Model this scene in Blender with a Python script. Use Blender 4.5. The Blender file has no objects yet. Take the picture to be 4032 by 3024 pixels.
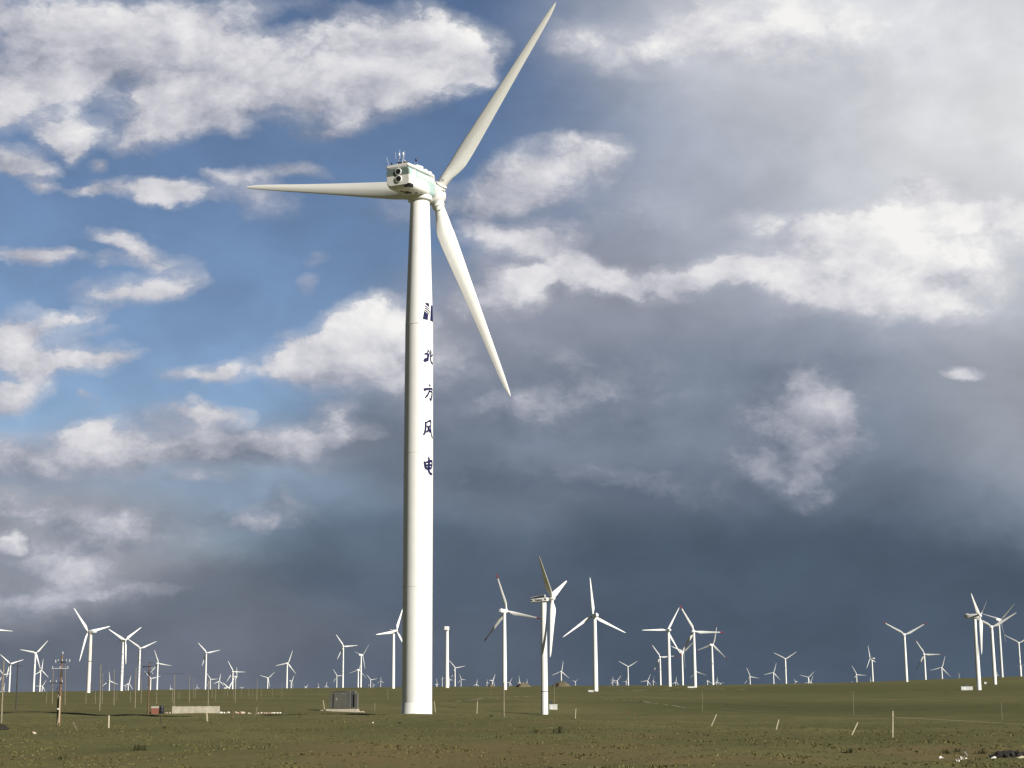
import bpy, bmesh, math, random
import numpy as np
from mathutils import Vector, Matrix, Quaternion

random.seed(7)
rng = np.random.default_rng(7)
scene = bpy.context.scene
COL = scene.collection

# ------------------------------------------------------------------ camera
FOC = 6200.0                       # focal length in pixels of the 4032 px wide frame
PITCH = math.radians(10.85)
ROLL = math.radians(0.29)
cam_data = bpy.data.cameras.new('camera')
cam_data.sensor_width = 36.0
cam_data.lens = FOC / 4032 * 36.0
cam_data.clip_start = 0.5
cam_data.clip_end = 60000
cam = bpy.data.objects.new('camera', cam_data)
COL.objects.link(cam)
cam_mat = Matrix.Rotation(math.pi / 2 + PITCH, 4, 'X') @ Matrix.Rotation(-ROLL, 4, 'Z')
cam.matrix_world = cam_mat
scene.camera = cam
CR = cam_mat.to_3x3() @ Vector((1, 0, 0))
CU = cam_mat.to_3x3() @ Vector((0, 1, 0))
CF = cam_mat.to_3x3() @ Vector((0, 0, -1))


def ray(px, py):
    """direction seen at a position of the 4032 x 3024 frame"""
    return (CF * FOC + CR * (px - 2016) + CU * (1512 - py)).normalized()


def at(px, py, y):
    """the point at distance y (metres north of the camera) in that direction"""
    d = ray(px, py)
    return d * (y / d.y)


# ------------------------------------------------------------------ light
EXPOSURE = 0.5                     # exposed for the shaded steppe under the storm
scene.view_settings.view_transform = 'Standard'
scene.view_settings.look = 'None'
scene.view_settings.exposure = EXPOSURE
scene.view_settings.gamma = 1.0
scene.view_settings.use_curve_mapping = False
SUN_EL = math.radians(27)
SUN_AZ = math.radians(180 - 47)    # clockwise from north (+Y): behind the camera, to the right
to_sun = Vector((math.sin(SUN_AZ) * math.cos(SUN_EL), math.cos(SUN_AZ) * math.cos(SUN_EL), math.sin(SUN_EL)))
sun_data = bpy.data.lights.new('sun', 'SUN')
sun_data.energy = 4.9
sun_data.angle = math.radians(0.53)
sun_data.color = (1.0, 0.955, 0.87)
sun = bpy.data.objects.new('sun', sun_data)
sun.rotation_euler = to_sun.to_track_quat('Z', 'Y').to_euler()
COL.objects.link(sun)

scene.cycles.use_denoising = True
scene.cycles.use_adaptive_sampling = True
scene.cycles.adaptive_threshold = 0.01

# cloud layout of the sky, as seen in the 2212 px wide view
SKY_TINT = (0.083, 0.081, 0.084)
DECK = [
    (2080, 500, 1100, 900, 0, (166, 172, 186), 1.0, 0.52),
    (2330, 200, 860, 640, 0, (224, 225, 227), 0.95, 0.85),
    (1750, 40, 760, 260, 0, (212, 214, 220), 0.85, 0.9),
    (1150, 780, 520, 330, 15, (148, 152, 166), 0.95, 0.5),
    (1500, 980, 950, 400, 0, (122, 133, 150), 1.0, 0.6),
    (2250, 850, 420, 260, 0, (150, 155, 165), 0.8, 0.9),
    (400, 1045, 700, 170, 0, (136, 153, 174), 0.9, 0.6),
    (1700, 1520, 1500, 560, 0, (77, 91, 108), 1.0, 0.4),
    (400, 1420, 1100, 330, 4, (104, 112, 126), 1.0, 0.5),
    (620, 1480, 700, 170, 0, (108, 114, 128), 0.9, 0.6),
    (0, 1180, 520, 210, 0, (152, 155, 165), 0.95, 0.6),
    (850, 1200, 420, 190, -8, (86, 100, 118), 0.85, 0.6),
    (900, 990, 420, 130, -15, (104, 115, 131), 0.85, 0.7),
    (1300, 1480, 900, 280, 0, (78, 91, 108), 0.7, 0.6),
    (330, 960, 620, 100, 0, (158, 161, 174), 0.6, 0.8),
]
PUFFS = [
    # top-left bank
    (90, 40, 260, 70, 0, .75, .68, .5), (330, 60, 200, 70, 0, .7, .7, .4), (520, 30, 220, 50, 0, .5, .64, .7),
    (250, 130, 200, 60, 0, .55, .58, .6), (430, 140, 170, 60, 0, .6, .64, .4), (600, 150, 130, 60, 0, .7, .72, .2),
    (770, 120, 130, 80, 0, .8, .74, .1), (870, 60, 110, 60, 0, .7, .72, .2), (955, 140, 105, 70, 0, .8, .8, .0),
    (985, 85, 85, 60, 0, .7, .8, .1), (1030, 160, 40, 30, 0, .6, .78, .1), (860, 190, 100, 60, 0, .7, .64, .4),
    (780, 215, 130, 50, 16, .55, .56, .6), (740, 265, 90, 25, 8, .4, .54, .8), (560, 205, 160, 45, 8, .5, .62, .4),
    (650, 40, 80, 22, 8, -.45, .66, .4), (255, 185, 60, 18, 0, -.2, .62, .4),
    (320, 250, 70, 65, 0, .7, .72, .2), (385, 225, 110, 45, 0, .6, .68, .3), (470, 235, 90, 40, 0, .5, .62, .5),
    (305, 300, 40, 30, 0, .5, .74, .2), (365, 275, 50, 25, 0, .4, .64, .5), (500, 265, 40, 16, 0, .35, .6, .7),
    (60, 170, 140, 60, 0, .65, .7, .3), (20, 220, 60, 50, 0, .8, .8, .1), (150, 165, 70, 40, 0, .5, .7, .3),
    (165, 275, 62, 40, 0, .95, .76, .1), (180, 320, 26, 30, 0, .6, .72, .2), (35, 340, 85, 30, -16, .9, .68, .4), (75, 372, 60, 22, 0, .7, .66, .5),
    (110, 415, 26, 16, 0, .9, .68, .3), (240, 357, 20, 18, 0, .75, .62, .5),
    (340, 422, 110, 20, 0, .85, .7, .3), (390, 425, 60, 24, 0, .5, .72, .3), (525, 400, 65, 36, 0, .6, .68, .5),
    (565, 455, 60, 34, 0, .55, .64, .6), (495, 380, 50, 18, 0, .5, .66, .6), (205, 432, 50, 12, 0, .7, .66, .4),
    (640, 370, 50, 16, 0, .4, .6, .8),
    # left middle
    (65, 556, 62, 17, 0, 1.3, .74, .2), (265, 530, 75, 18, -8, .8, .74, .2), (335, 566, 80, 22, -10, .75, .7, .3),
    (205, 572, 45, 12, 0, .5, .66, .4), (275, 628, 105, 26, 0, .85, .76, .2), (385, 612, 62, 20, 10, .7, .72, .3),
    (140, 676, 75, 20, 0, .8, .76, .2), (20, 690, 60, 40, 0, .7, .74, .2), (60, 742, 110, 42, 0, .8, .76, .2),
    (155, 772, 120, 32, 0, .8, .74, .3), (250, 776, 70, 14, 0, .5, .7, .4), (60, 825, 60, 28, 0, .8, .76, .2),
    (20, 850, 50, 25, 0, .6, .72, .3), (215, 712, 40, 14, 0, .4, .66, .6),
    (445, 812, 85, 18, 8, .95, .72, .3), (430, 896, 82, 24, 0, 1.2, .7, .3), (203, 860, 20, 14, 0, .5, .62, .5),
    # bank left of the tower
    (760, 725, 130, 55, 15, .9, .8, .1), (690, 775, 115, 45, 0, .8, .8, .1), (810, 695, 70, 40, 0, .6, .78, .3),
    (850, 760, 110, 70, 0, .7, .74, .3), (780, 830, 150, 45, 0, .5, .6, .9), (727, 888, 42, 26, 0, .6, .6, .5),
    (620, 372, 60, 16, 0, .3, .6, .7), (680, 610, 25, 18, 0, .4, .6, .7), (685, 565, 25, 10, 0, .3, .6, .7),
    # band low on the left
    (50, 960, 150, 38, 0, .85, .56, .4), (215, 945, 70, 40, 0, 1.0, .78, .1), (205, 920, 42, 18, 0, .5, .84, .1),
    (360, 960, 140, 32, 0, .85, .54, .5), (500, 965, 130, 32, 0, .7, .5, .6), (620, 945, 140, 30, 8, .7, .54, .6),
    (730, 930, 90, 20, 8, .6, .5, .7), (430, 1035, 70, 14, 0, .55, .5, .7), (120, 1005, 170, 30, 0, .5, .44, .8),
    (280, 995, 110, 22, 0, .4, .42, .8), (600, 990, 160, 22, 0, .4, .4, .9),
    (30, 1090, 110, 34, -8, 0.85, 0.56, 0.5), (210, 1125, 130, 30, -8, 0.8, 0.48, 0.6), (8, 1160, 24, 18, 0, 1.1, 0.93, 0.1),
    (40, 1210, 150, 50, 0, 0.75, 0.46, 0.7), (220, 1165, 150, 34, 0, 0.6, 0.4, 0.8), (160, 1230, 80, 20, -16, 0.6, 0.56, 0.5),
    (150, 1245, 60, 12, -16, 0.5, 0.62, 0.3), (300, 1190, 110, 22, 0, 0.4, 0.38, 0.9),
    (50, 1285, 140, 22, 0, 0.9, 0.62, 0.4), (190, 1290, 150, 14, 0, 0.7, 0.54, 0.5), (60, 1320, 120, 12, 0, 0.5, 0.5, 0.7),
    (545, 1112, 70, 22, 8, 0.6, 0.44, 0.7), (625, 1078, 60, 28, -24, 0.5, 0.38, 0.9), (460, 1140, 120, 24, 8, 0.4, 0.35, 1.0),
    # right of the rotor
    (1180, 365, 110, 52, 8, .85, .68, .5), (1275, 330, 65, 36, 0, .75, .76, .3), (1060, 430, 100, 48, 0, .8, .6, .6),
    (1120, 400, 80, 45, 0, .5, .66, .6), (960, 460, 170, 44, 0, .5, .5, 1.0), (1230, 300, 60, 20, 0, .4, .8, .2),
    (1080, 525, 90, 30, -8, .9, .76, .3), (1190, 515, 70, 32, 0, .85, .74, .3), (1220, 570, 90, 36, -24, .9, .74, .3),
    (1310, 603, 80, 32, -16, .9, .74, .3), (1410, 618, 100, 28, 0, .9, .72, .4), (1510, 608, 70, 28, 0, .9, .74, .3),
    (1585, 594, 45, 20, 16, .9, .78, .2), (1090, 640, 90, 36, 8, 1.0, .78, .2), (1160, 608, 55, 18, 16, .7, .72, .2),
    # bright bank on the right
    (1740, 490, 150, 30, 4, .8, .9, .3), (1870, 485, 110, 40, 0, .8, .92, .2), (2000, 472, 90, 34, 0, .7, .92, .2),
    (2090, 468, 90, 36, 0, .8, .94, .2), (2190, 500, 90, 60, 0, .6, .88, .5), (1780, 570, 190, 42, 0, .8, .86, .4),
    (1900, 580, 200, 70, 0, .7, .86, .4), (2060, 580, 170, 80, 0, .6, .84, .6), (1720, 622, 110, 34, -5, .8, .84, .3),
    (1860, 655, 180, 36, -4, .7, .82, .4), (2010, 412, 62, 22, 0, 1.2, .84, .4), (1870, 422, 16, 8, 0, .5, .8, .4),
    (2070, 794, 42, 13, 0, 1.2, .66, .6),
    # top right
    (1250, 75, 60, 40, 0, .6, .68, .7), (1340, 100, 90, 45, -10, .8, .8, .6), (1430, 95, 70, 55, 0, .6, .84, .7),
    (1520, 45, 90, 45, 0, .7, .84, .5), (1650, 40, 180, 70, 0, .7, .9, .8), (1880, 60, 260, 110, 0, .5, .86, 1.0),
    # puffs in the storm
    (1730, 935, 110, 80, 0, 1.0, .46, .9), (1700, 1000, 75, 55, 0, .8, .42, .9), (1745, 1050, 55, 45, 0, .7, .34, .6),
    (1800, 965, 52, 85, 0, .9, .42, .5), (1750, 840, 130, 70, 0, .6, .32, 1.1),
    (1200, 1035, 190, 30, 0, .65, .15, .9), (1400, 1065, 140, 44, 0, .65, .18, .9), (1040, 1025, 100, 26, 0, .5, .15, .9),
    (1550, 1020, 140, 50, 0, .5, .18, 1.0), (1350, 880, 240, 80, 0, .35, .2, 1.2), (1100, 890, 240, 50, 0, .6, .36, 1.1),
    (1150, 800, 220, 70, 0, .5, .42, 1.2), (1020, 600, 130, 60, 0, .4, .5, 1.2), (1300, 460, 200, 80, 0, .4, .48, 1.2),
]
# ------------------------------------------------------------------ sky: Nishita blue, then cloud layers placed by direction
def lin(r, g, b):
    f = lambda c: (c / 12.92 if c <= 0.04045 else ((c + 0.055) / 1.055) ** 2.4)
    return (f(r / 255), f(g / 255), f(b / 255))


world = bpy.data.worlds.new("World")
scene.world = world
world.use_nodes = True
world.cycles.sampling_method = 'MANUAL'
world.cycles.sample_map_resolution = 256
WT = world.node_tree
WT.nodes.clear()
SKY_STRENGTH = 0.1
SKY_C = Vector((0, math.cos(PITCH), math.sin(PITCH)))        # centre of the sky chart
SKY_R = Vector((1, 0, 0))
SKY_U = SKY_R.cross(SKY_C)


def chart(x, y):
    """stereographic sky-chart position of a direction"""
    d = ray(x * 4032 / 2212, y * 4032 / 2212)
    k = 2 / (1 + d.dot(SKY_C))
    return d.dot(SKY_R) * k, d.dot(SKY_U) * k


def wn(kind, **kw):
    n = WT.nodes.new(kind)
    for k, v in kw.items():
        setattr(n, k, v)
    return n


def put(n, i, v):
    if hasattr(v, 'is_output'):
        WT.links.new(v, n.inputs[i])
    else:
        n.inputs[i].default_value = v


def math_(op, a, b=None, c=None, clamp=False):
    n = wn('ShaderNodeMath', operation=op, use_clamp=clamp)
    put(n, 0, a)
    if b is not None: put(n, 1, b)
    if c is not None: put(n, 2, c)
    return n.outputs[0]


def vec_(op, a, b=None, c=None, out=0):
    n = wn('ShaderNodeVectorMath', operation=op)
    put(n, 0, a)
    if b is not None: put(n, 1, b)
    if c is not None: put(n, 2, c)
    return n.outputs[out]


def smooth(v, lo, hi, a=0.0, b=1.0):
    n = wn('ShaderNodeMapRange', interpolation_type='SMOOTHSTEP')
    for i, q in enumerate((v, lo, hi, a, b)):
        put(n, i, q)
    return n.outputs[0]


def mix_(f, a, b):
    n = wn('ShaderNodeMix', data_type='RGBA')
    put(n, 0, f)
    for i, q in ((6, a), (7, b)):
        put(n, i, q if hasattr(q, 'is_output') else tuple(q) + (1,))
    return n.outputs[2]


def noise_(p, scale, detail=5, rough=0.55, dist=0.0, out='Fac'):
    n = wn('ShaderNodeTexNoise', noise_dimensions='3D')
    put(n, 'Vector', p); put(n, 'Scale', scale); put(n, 'Detail', detail)
    put(n, 'Roughness', rough); put(n, 'Distortion', dist)
    return n.outputs[out]


gen = wn('ShaderNodeTexCoord').outputs['Generated']
den = math_('ADD', vec_('DOT_PRODUCT', gen, SKY_C, out=1), 1.02)
comb = wn('ShaderNodeCombineXYZ')
put(comb, 0, math_('DIVIDE', math_('MULTIPLY', vec_('DOT_PRODUCT', gen, SKY_R, out=1), 2.02), den))
put(comb, 1, math_('DIVIDE', math_('MULTIPLY', vec_('DOT_PRODUCT', gen, SKY_U, out=1), 2.02), den))
P = comb.outputs[0]
PS = vec_('MULTIPLY', P, (1.0, 1.45, 1.0))                   # clouds are wider than tall
w1 = vec_('SUBTRACT', noise_(PS, 9.0, 3, 0.5, out='Color'), (0.5, 0.5, 0.5))
w2 = vec_('SUBTRACT', noise_(PS, 38.0, 4, 0.6, out='Color'), (0.5, 0.5, 0.5))
PW = vec_('MULTIPLY_ADD', w1, (0.045, 0.035, 0.0), P)
PW = vec_('MULTIPLY_ADD', w2, (0.024, 0.017, 0.0), PW)


TURNED = {}


def turned(deg):
    """chart coordinates turned by an angle, shared by every puff of that slant"""
    if deg == 0:
        return PW
    if deg not in TURNED:
        c, s_ = math.cos(math.radians(deg)), math.sin(math.radians(deg))
        n = wn('ShaderNodeCombineXYZ')
        put(n, 0, vec_('DOT_PRODUCT', PW, (c, s_, 0), out=1))
        put(n, 1, vec_('DOT_PRODUCT', PW, (-s_, c, 0), out=1))
        TURNED[deg] = n.outputs[0]
    return TURNED[deg]


for a_ in (-24, -16, -8, 8, 16):
    turned(a_)


def spot(x, y, rx, ry, rot=0.0):
    """1 at the middle of an ellipse on the chart, 0 at its rim (photo px of a 2212 wide frame)"""
    cx, cy = chart(x, y)
    deg = 8 * round(rot / 8)
    deg = max(-24, min(16, deg))
    c, s_ = math.cos(math.radians(deg)), math.sin(math.radians(deg))
    cx, cy = c * cx + s_ * cy, -s_ * cx + c * cy
    sx, sy = 3401 / rx, 3401 / ry
    loc = vec_('MULTIPLY_ADD', turned(deg), (sx, sy, 0), (-cx * sx, -cy * sy, 0))
    return math_('MULTIPLY_ADD', vec_('LENGTH', loc, out=1), -1.0, 1.0, clamp=True)


sky = wn('ShaderNodeTexSky', sky_type='NISHITA')
sky.sun_disc = False
sky.sun_elevation = SUN_EL
sky.sun_rotation = SUN_AZ
sky.altitude = 1300
sky.air_density = 1.0
sky.dust_density = 0.6
sky.ozone_density = 1.6
colour = vec_('MULTIPLY', sky.outputs[0], SKY_TINT)

# 1. the storm deck: broad soft veils, each (x, y, rx, ry, rot, sRGB, strength, plateau)
for x, y, rx, ry, rot, rgb, st, pl in DECK:
    f = spot(x, y, rx, ry, rot)
    colour = mix_(smooth(f, 0.0, pl, 0.0, st), colour, lin(*rgb))
# added dark sky, unseen behind and beside the view, cuts the ambient light
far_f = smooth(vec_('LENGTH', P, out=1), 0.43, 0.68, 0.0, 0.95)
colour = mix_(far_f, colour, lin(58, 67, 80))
# slow mottling of the deck
mott = noise_(PS, 14.0, 4, 0.55, 0.3)
colour = vec_('SCALE', colour, None)
colour.node.inputs['Scale'].default_value = 1.0
WT.links.new(smooth(mott, 0.25, 0.75, 0.90, 1.10), colour.node.inputs['Scale'])

# 2. cumulus: puffs summed to one density with a brightness and a softness of its own;
#    G remembers how far towards the sun a place lies within its puffs
SUNWARD = Vector((0.45, 0.9))
D, DB, DS, G = 0.0, 0.0, 0.0, 0.0
for x, y, rx, ry, rot, amp, br, so in PUFFS:
    f = spot(x, y, rx * 1.55, ry * 1.6, rot)
    amp *= 1.7
    D = math_('MULTIPLY_ADD', f, amp, D)
    DB = math_('MULTIPLY_ADD', f, amp * br, DB)
    DS = math_('MULTIPLY_ADD', f, amp * so, DS)
    G = math_('MULTIPLY_ADD', f, amp * SUNWARD.dot(Vector(chart(x, y))), G)
Dn = math_('MAXIMUM', D, 0.02)
BR = math_('DIVIDE', DB, Dn)
SO = math_('DIVIDE', DS, Dn)
rel = math_('SUBTRACT', vec_('DOT_PRODUCT', PW, (SUNWARD.x, SUNWARD.y, 0), out=1), math_('DIVIDE', G, Dn))
rel = smooth(rel, -0.025, 0.025, -1.0, 1.0)
fine = noise_(PS, 34.0, 7, 0.64, 0.2)
lump = noise_(PS, 15.0, 5, 0.58, 0.2)
shift = vec_('ADD', PS, (0.010, 0.018, 0.0))
lump2 = noise_(shift, 15.0, 5, 0.58, 0.2)
relief = math_('SUBTRACT', lump, lump2)
vor = wn('ShaderNodeTexVoronoi', voronoi_dimensions='2D', feature='F1')
PV = vec_('MULTIPLY_ADD', w2, (0.05, 0.05, 0.0), PS)
put(vor, 'Vector', PV); put(vor, 'Scale', 24.0); put(vor, 'Detail', 3.0); put(vor, 'Roughness', 0.55); put(vor, 'Lacunarity', 2.3)
billow = math_('SUBTRACT', 0.42, vor.outputs['Distance'])
ragged = math_('MULTIPLY_ADD', math_('SUBTRACT', fine, 0.5), 1.1, math_('MULTIPLY', math_('SUBTRACT', lump, 0.5), 1.3))
ragged = math_('MULTIPLY_ADD', billow, 0.55, ragged)
Df = math_('ADD', D, ragged)
lo = math_('MULTIPLY_ADD', SO, -0.10, 0.30)
hi = math_('MULTIPLY_ADD', SO, 0.95, 0.80)
core = smooth(Df, lo, hi)
veil = smooth(math_('MULTIPLY_ADD', math_('SUBTRACT', fine, 0.5), 0.8, math_('MULTIPLY_ADD', math_('SUBTRACT', lump, 0.5), 1.0, D)), 0.0, 0.75)
alpha = math_('MULTIPLY_ADD', veil, 0.36, math_('MULTIPLY', core, 0.64))
alpha = math_('MULTIPLY', alpha, smooth(D, 0.0, 0.30))      # no cloud where no puff reaches
lit = math_('ADD', math_('MULTIPLY_ADD', relief, 0.95, BR), 0.03)
lit = math_('MULTIPLY_ADD', rel, 0.13, lit)
lit = math_('MULTIPLY_ADD', billow, 0.13, lit)
lit = math_('MULTIPLY_ADD', math_('SUBTRACT', fine, 0.5), 0.08, lit)
lit = math_('MULTIPLY_ADD', smooth(Df, 0.3, 1.7), 0.10, math_('SUBTRACT', lit, 0.10))
ramp = wn('ShaderNodeValToRGB')
put(ramp, 0, lit)
cr = ramp.color_ramp
stops = [(0.0, (92, 103, 122)), (0.25, (128, 136, 152)), (0.5, (176, 178, 190)), (0.75, (217, 217, 222)), (1.0, (244, 243, 241))]
cr.elements[0].position = 0; cr.elements[1].position = 1
cr.elements[0].color = lin(*stops[0][1]) + (1,); cr.elements[1].color = lin(*stops[-1][1]) + (1,)
for p_, c_ in stops[1:-1]:
    e = cr.elements.new(p_); e.color = lin(*c_) + (1,)
colour = mix_(alpha, colour, ramp.outputs[0])

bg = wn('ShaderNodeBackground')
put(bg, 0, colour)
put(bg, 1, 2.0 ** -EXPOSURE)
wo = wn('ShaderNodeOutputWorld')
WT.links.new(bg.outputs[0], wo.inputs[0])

# ------------------------------------------------------------------ helpers
def tag(o, label=None, cat=None, group=None, kind=None):
    if label: o['label'] = label
    if cat: o['category'] = cat
    if group: o['group'] = group
    if kind: o['kind'] = kind
    return o


def empty(name, loc, rz=0.0):
    o = bpy.data.objects.new(name, None)
    o.empty_display_size = 0.5
    o.location = loc
    o.rotation_euler = (0, 0, rz)
    COL.objects.link(o)
    return o


def obj(name, mesh, mat=None, parent=None, loc=(0, 0, 0), quat=None, scale=None):
    o = bpy.data.objects.new(name, mesh)
    if mat is not None and len(mesh.materials) == 0:
        mesh.materials.append(mat)
    COL.objects.link(o)
    if parent is not None:
        o.parent = parent
    o.location = loc
    if quat is not None:
        o.rotation_mode = 'QUATERNION'
        o.rotation_quaternion = quat
    if scale is not None:
        o.scale = scale
    return o


class MB:
    """collects shapes into one mesh"""
    def __init__(self):
        self.v, self.f, self.s = [], [], []

    def add(self, verts, faces, smooth=False):
        b = len(self.v)
        self.v += [tuple(p) for p in verts]
        self.f += [tuple(i + b for i in q) for q in faces]
        self.s += [smooth] * len(faces)
        return self

    def box(self, c, size, rot=None):
        x, y, z = (q / 2 for q in size)
        vs = [Vector((sx * x, sy * y, sz * z)) for sx in (-1, 1) for sy in (-1, 1) for sz in (-1, 1)]
        if rot is not None:
            vs = [rot @ p for p in vs]
        vs = [p + Vector(c) for p in vs]
        return self.add(vs, [(0, 1, 3, 2), (4, 6, 7, 5), (0, 4, 5, 1), (2, 3, 7, 6), (0, 2, 6, 4), (1, 5, 7, 3)])

    def bevel_box(self, c, size, r=0.03, rot=None):
        """box with chamfered edges"""
        x, y, z = (q / 2 for q in size)
        bm = bmesh.new()
        bmesh.ops.create_cube(bm, size=1)
        for p in bm.verts:
            p.co = Vector((p.co.x * size[0], p.co.y * size[1], p.co.z * size[2]))
        bmesh.ops.bevel(bm, geom=list(bm.edges), offset=r, segments=2, affect='EDGES', profile=0.6)
        for p in bm.verts:
            if rot is not None: p.co = rot @ p.co
            p.co += Vector(c)
        bm.verts.index_update()
        vs = [p.co.copy() for p in bm.verts]
        fs = [[p.index for p in q.verts] for q in bm.faces]
        bm.free()
        return self.add(vs, fs)

    def tube(self, pts, radii, n=8, cap=True, smooth=True):
        """tapered tube along a polyline"""
        pts = [Vector(p) for p in pts]
        if not hasattr(radii, '__len__'): radii = [radii] * len(pts)
        vs, fs = [], []
        up = Vector((0.0123, 0.021, 1)).normalized()
        for i, p in enumerate(pts):
            t = (pts[min(i + 1, len(pts) - 1)] - pts[max(i - 1, 0)]).normalized()
            a = t.cross(up if abs(t.dot(up)) < 0.98 else Vector((1, 0, 0))).normalized()
            b = t.cross(a)
            for k in range(n):
                q = 2 * math.pi * k / n
                vs.append(p + (a * math.cos(q) + b * math.sin(q)) * radii[i])
        for i in range(len(pts) - 1):
            for k in range(n):
                fs.append((i * n + k, i * n + (k + 1) % n, (i + 1) * n + (k + 1) % n, (i + 1) * n + k))
        self.add(vs, fs, smooth)
        if cap:
            m = len(vs) - n
            self.add([vs[k] for k in range(n)], [tuple(range(n - 1, -1, -1))])
            self.add([vs[m + k] for k in range(n)], [tuple(range(n))])
        return self

    def lathe(self, prof, n=24, axis='Z', smooth=True, at_=(0, 0, 0)):
        """profile [(radius, height)] turned about an axis"""
        vs, fs = [], []
        for r, h in prof:
            for k in range(n):
                q = 2 * math.pi * k / n
                x, y = r * math.cos(q), r * math.sin(q)
                p = (x, y, h) if axis == 'Z' else (x, h, -y) if axis == 'Y' else (h, x, y)
                vs.append((p[0] + at_[0], p[1] + at_[1], p[2] + at_[2]))
        for i in range(len(prof) - 1):
            for k in range(n):
                fs.append((i * n + k, i * n + (k + 1) % n, (i + 1) * n + (k + 1) % n, (i + 1) * n + k))
        self.add(vs, fs, smooth)
        self.add([vs[k] for k in range(n)], [tuple(range(n - 1, -1, -1))])
        m = len(vs) - n
        self.add([vs[m + k] for k in range(n)], [tuple(range(n))])
        return self

    def loft(self, rings, smooth=True, cap=True):
        n = len(rings[0])
        vs = [p for r in rings for p in r]
        fs = []
        for i in range(len(rings) - 1):
            for k in range(n):
                fs.append((i * n + k, i * n + (k + 1) % n, (i + 1) * n + (k + 1) % n, (i + 1) * n + k))
        self.add(vs, fs, smooth)
        if cap:
            self.add(rings[0], [tuple(range(n - 1, -1, -1))])
            self.add(rings[-1], [tuple(range(n))])
        return self

    def rock(self, c, size, seed, flat=0.0):
        """an irregular lump"""
        r = random.Random(seed)
        bm = bmesh.new()
        bmesh.ops.create_icosphere(bm, subdivisions=2, radius=1.0)
        ax = [Vector((r.uniform(-1, 1), r.uniform(-1, 1), r.uniform(-1, 1))).normalized() for _ in range(9)]
        am = [r.uniform(0.55, 0.95) for _ in ax]
        for p in bm.verts:
            d = p.co.normalized()
            k = 1.0
            for a, m in zip(ax, am):
                t = d.dot(a)
                if t > 0.2: k = min(k, m / t)
            p.co = d * k
            if p.co.z < -0.5 + flat: p.co.z = -0.5 + flat
        vs = [Vector((p.co.x * size[0], p.co.y * size[1], p.co.z * size[2])) + Vector(c) for p in bm.verts]
        bm.verts.index_update()
        fs = [[p.index for p in q.verts] for q in bm.faces]
        bm.free()
        return self.add(vs, fs)

    def mesh(self, name):
        me = bpy.data.meshes.new(name)
        me.from_pydata(self.v, [], self.f)
        me.update()
        bm = bmesh.new(); bm.from_mesh(me)
        bmesh.ops.recalc_face_normals(bm, faces=bm.faces)
        bm.to_mesh(me); bm.free()
        me.polygons.foreach_set('use_smooth', self.s)
        return me

    def build(self, name, mat, parent=None, **kw):
        return obj(name, self.mesh(name), mat, parent, **kw)


def split_normals(o, deg=40):
    """keep creases sharp on smooth-shaded parts"""
    me = o.data
    me.set_sharp_from_angle(angle=math.radians(deg)) if hasattr(me, 'set_sharp_from_angle') else None
    return o


# ------------------------------------------------------------------ materials
MATS = {}


def material(name, base, rough=0.6, var=0.12, scale=4.0, metal=0.0, bump=0.0, streak=None, spec=0.4):
    """Principled surface with procedural mottling; streak = (colour, amount): vertical dirt runs"""
    if name in MATS: return MATS[name]
    m = bpy.data.materials.new(name)
    m.use_nodes = True
    t = m.node_tree; N = t.nodes; L = t.links
    b = N['Principled BSDF']
    tc = N.new('ShaderNodeTexCoord')
    ns = N.new('ShaderNodeTexNoise'); ns.inputs['Scale'].default_value = scale; ns.inputs['Detail'].default_value = 6
    L.new(tc.outputs['Object'], ns.inputs['Vector'])
    mr = N.new('ShaderNodeMapRange')
    for i, q in ((1, 0.3), (2, 0.7), (3, 1 - var), (4, 1 + var)): mr.inputs[i].default_value = q
    L.new(ns.outputs['Fac'], mr.inputs[0])
    mul = N.new('ShaderNodeVectorMath'); mul.operation = 'SCALE'
    mul.inputs[0].default_value = base
    L.new(mr.outputs[0], mul.inputs['Scale'])
    col = mul.outputs[0]
    if streak:
        mp = N.new('ShaderNodeMapping'); mp.inputs['Scale'].default_value = streak[2] if len(streak) > 2 else (1.2, 1.2, 0.05)
        L.new(tc.outputs['Object'], mp.inputs[0])
        n2 = N.new('ShaderNodeTexNoise'); n2.inputs['Scale'].default_value = 2.0; n2.inputs['Detail'].default_value = 5
        L.new(mp.outputs[0], n2.inputs['Vector'])
        r2 = N.new('ShaderNodeMapRange')
        for i, q in ((1, 0.5), (2, 0.78), (3, 0.0), (4, streak[1])): r2.inputs[i].default_value = q
        L.new(n2.outputs['Fac'], r2.inputs[0])
        mx = N.new('ShaderNodeMix'); mx.data_type = 'RGBA'
        L.new(r2.outputs[0], mx.inputs[0]); L.new(col, mx.inputs[6])
        mx.inputs[7].default_value = tuple(streak[0]) + (1,)
        col = mx.outputs[2]
    L.new(col, b.inputs['Base Color'])
    b.inputs['Roughness'].default_value = rough
    b.inputs['Metallic'].default_value = metal
    b.inputs['Specular IOR Level'].default_value = spec
    if bump:
        bp = N.new('ShaderNodeBump'); bp.inputs['Strength'].default_value = bump
        L.new(ns.outputs['Fac'], bp.inputs['Height']); L.new(bp.outputs[0], b.inputs['Normal'])
    MATS[name] = m
    return m


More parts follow.
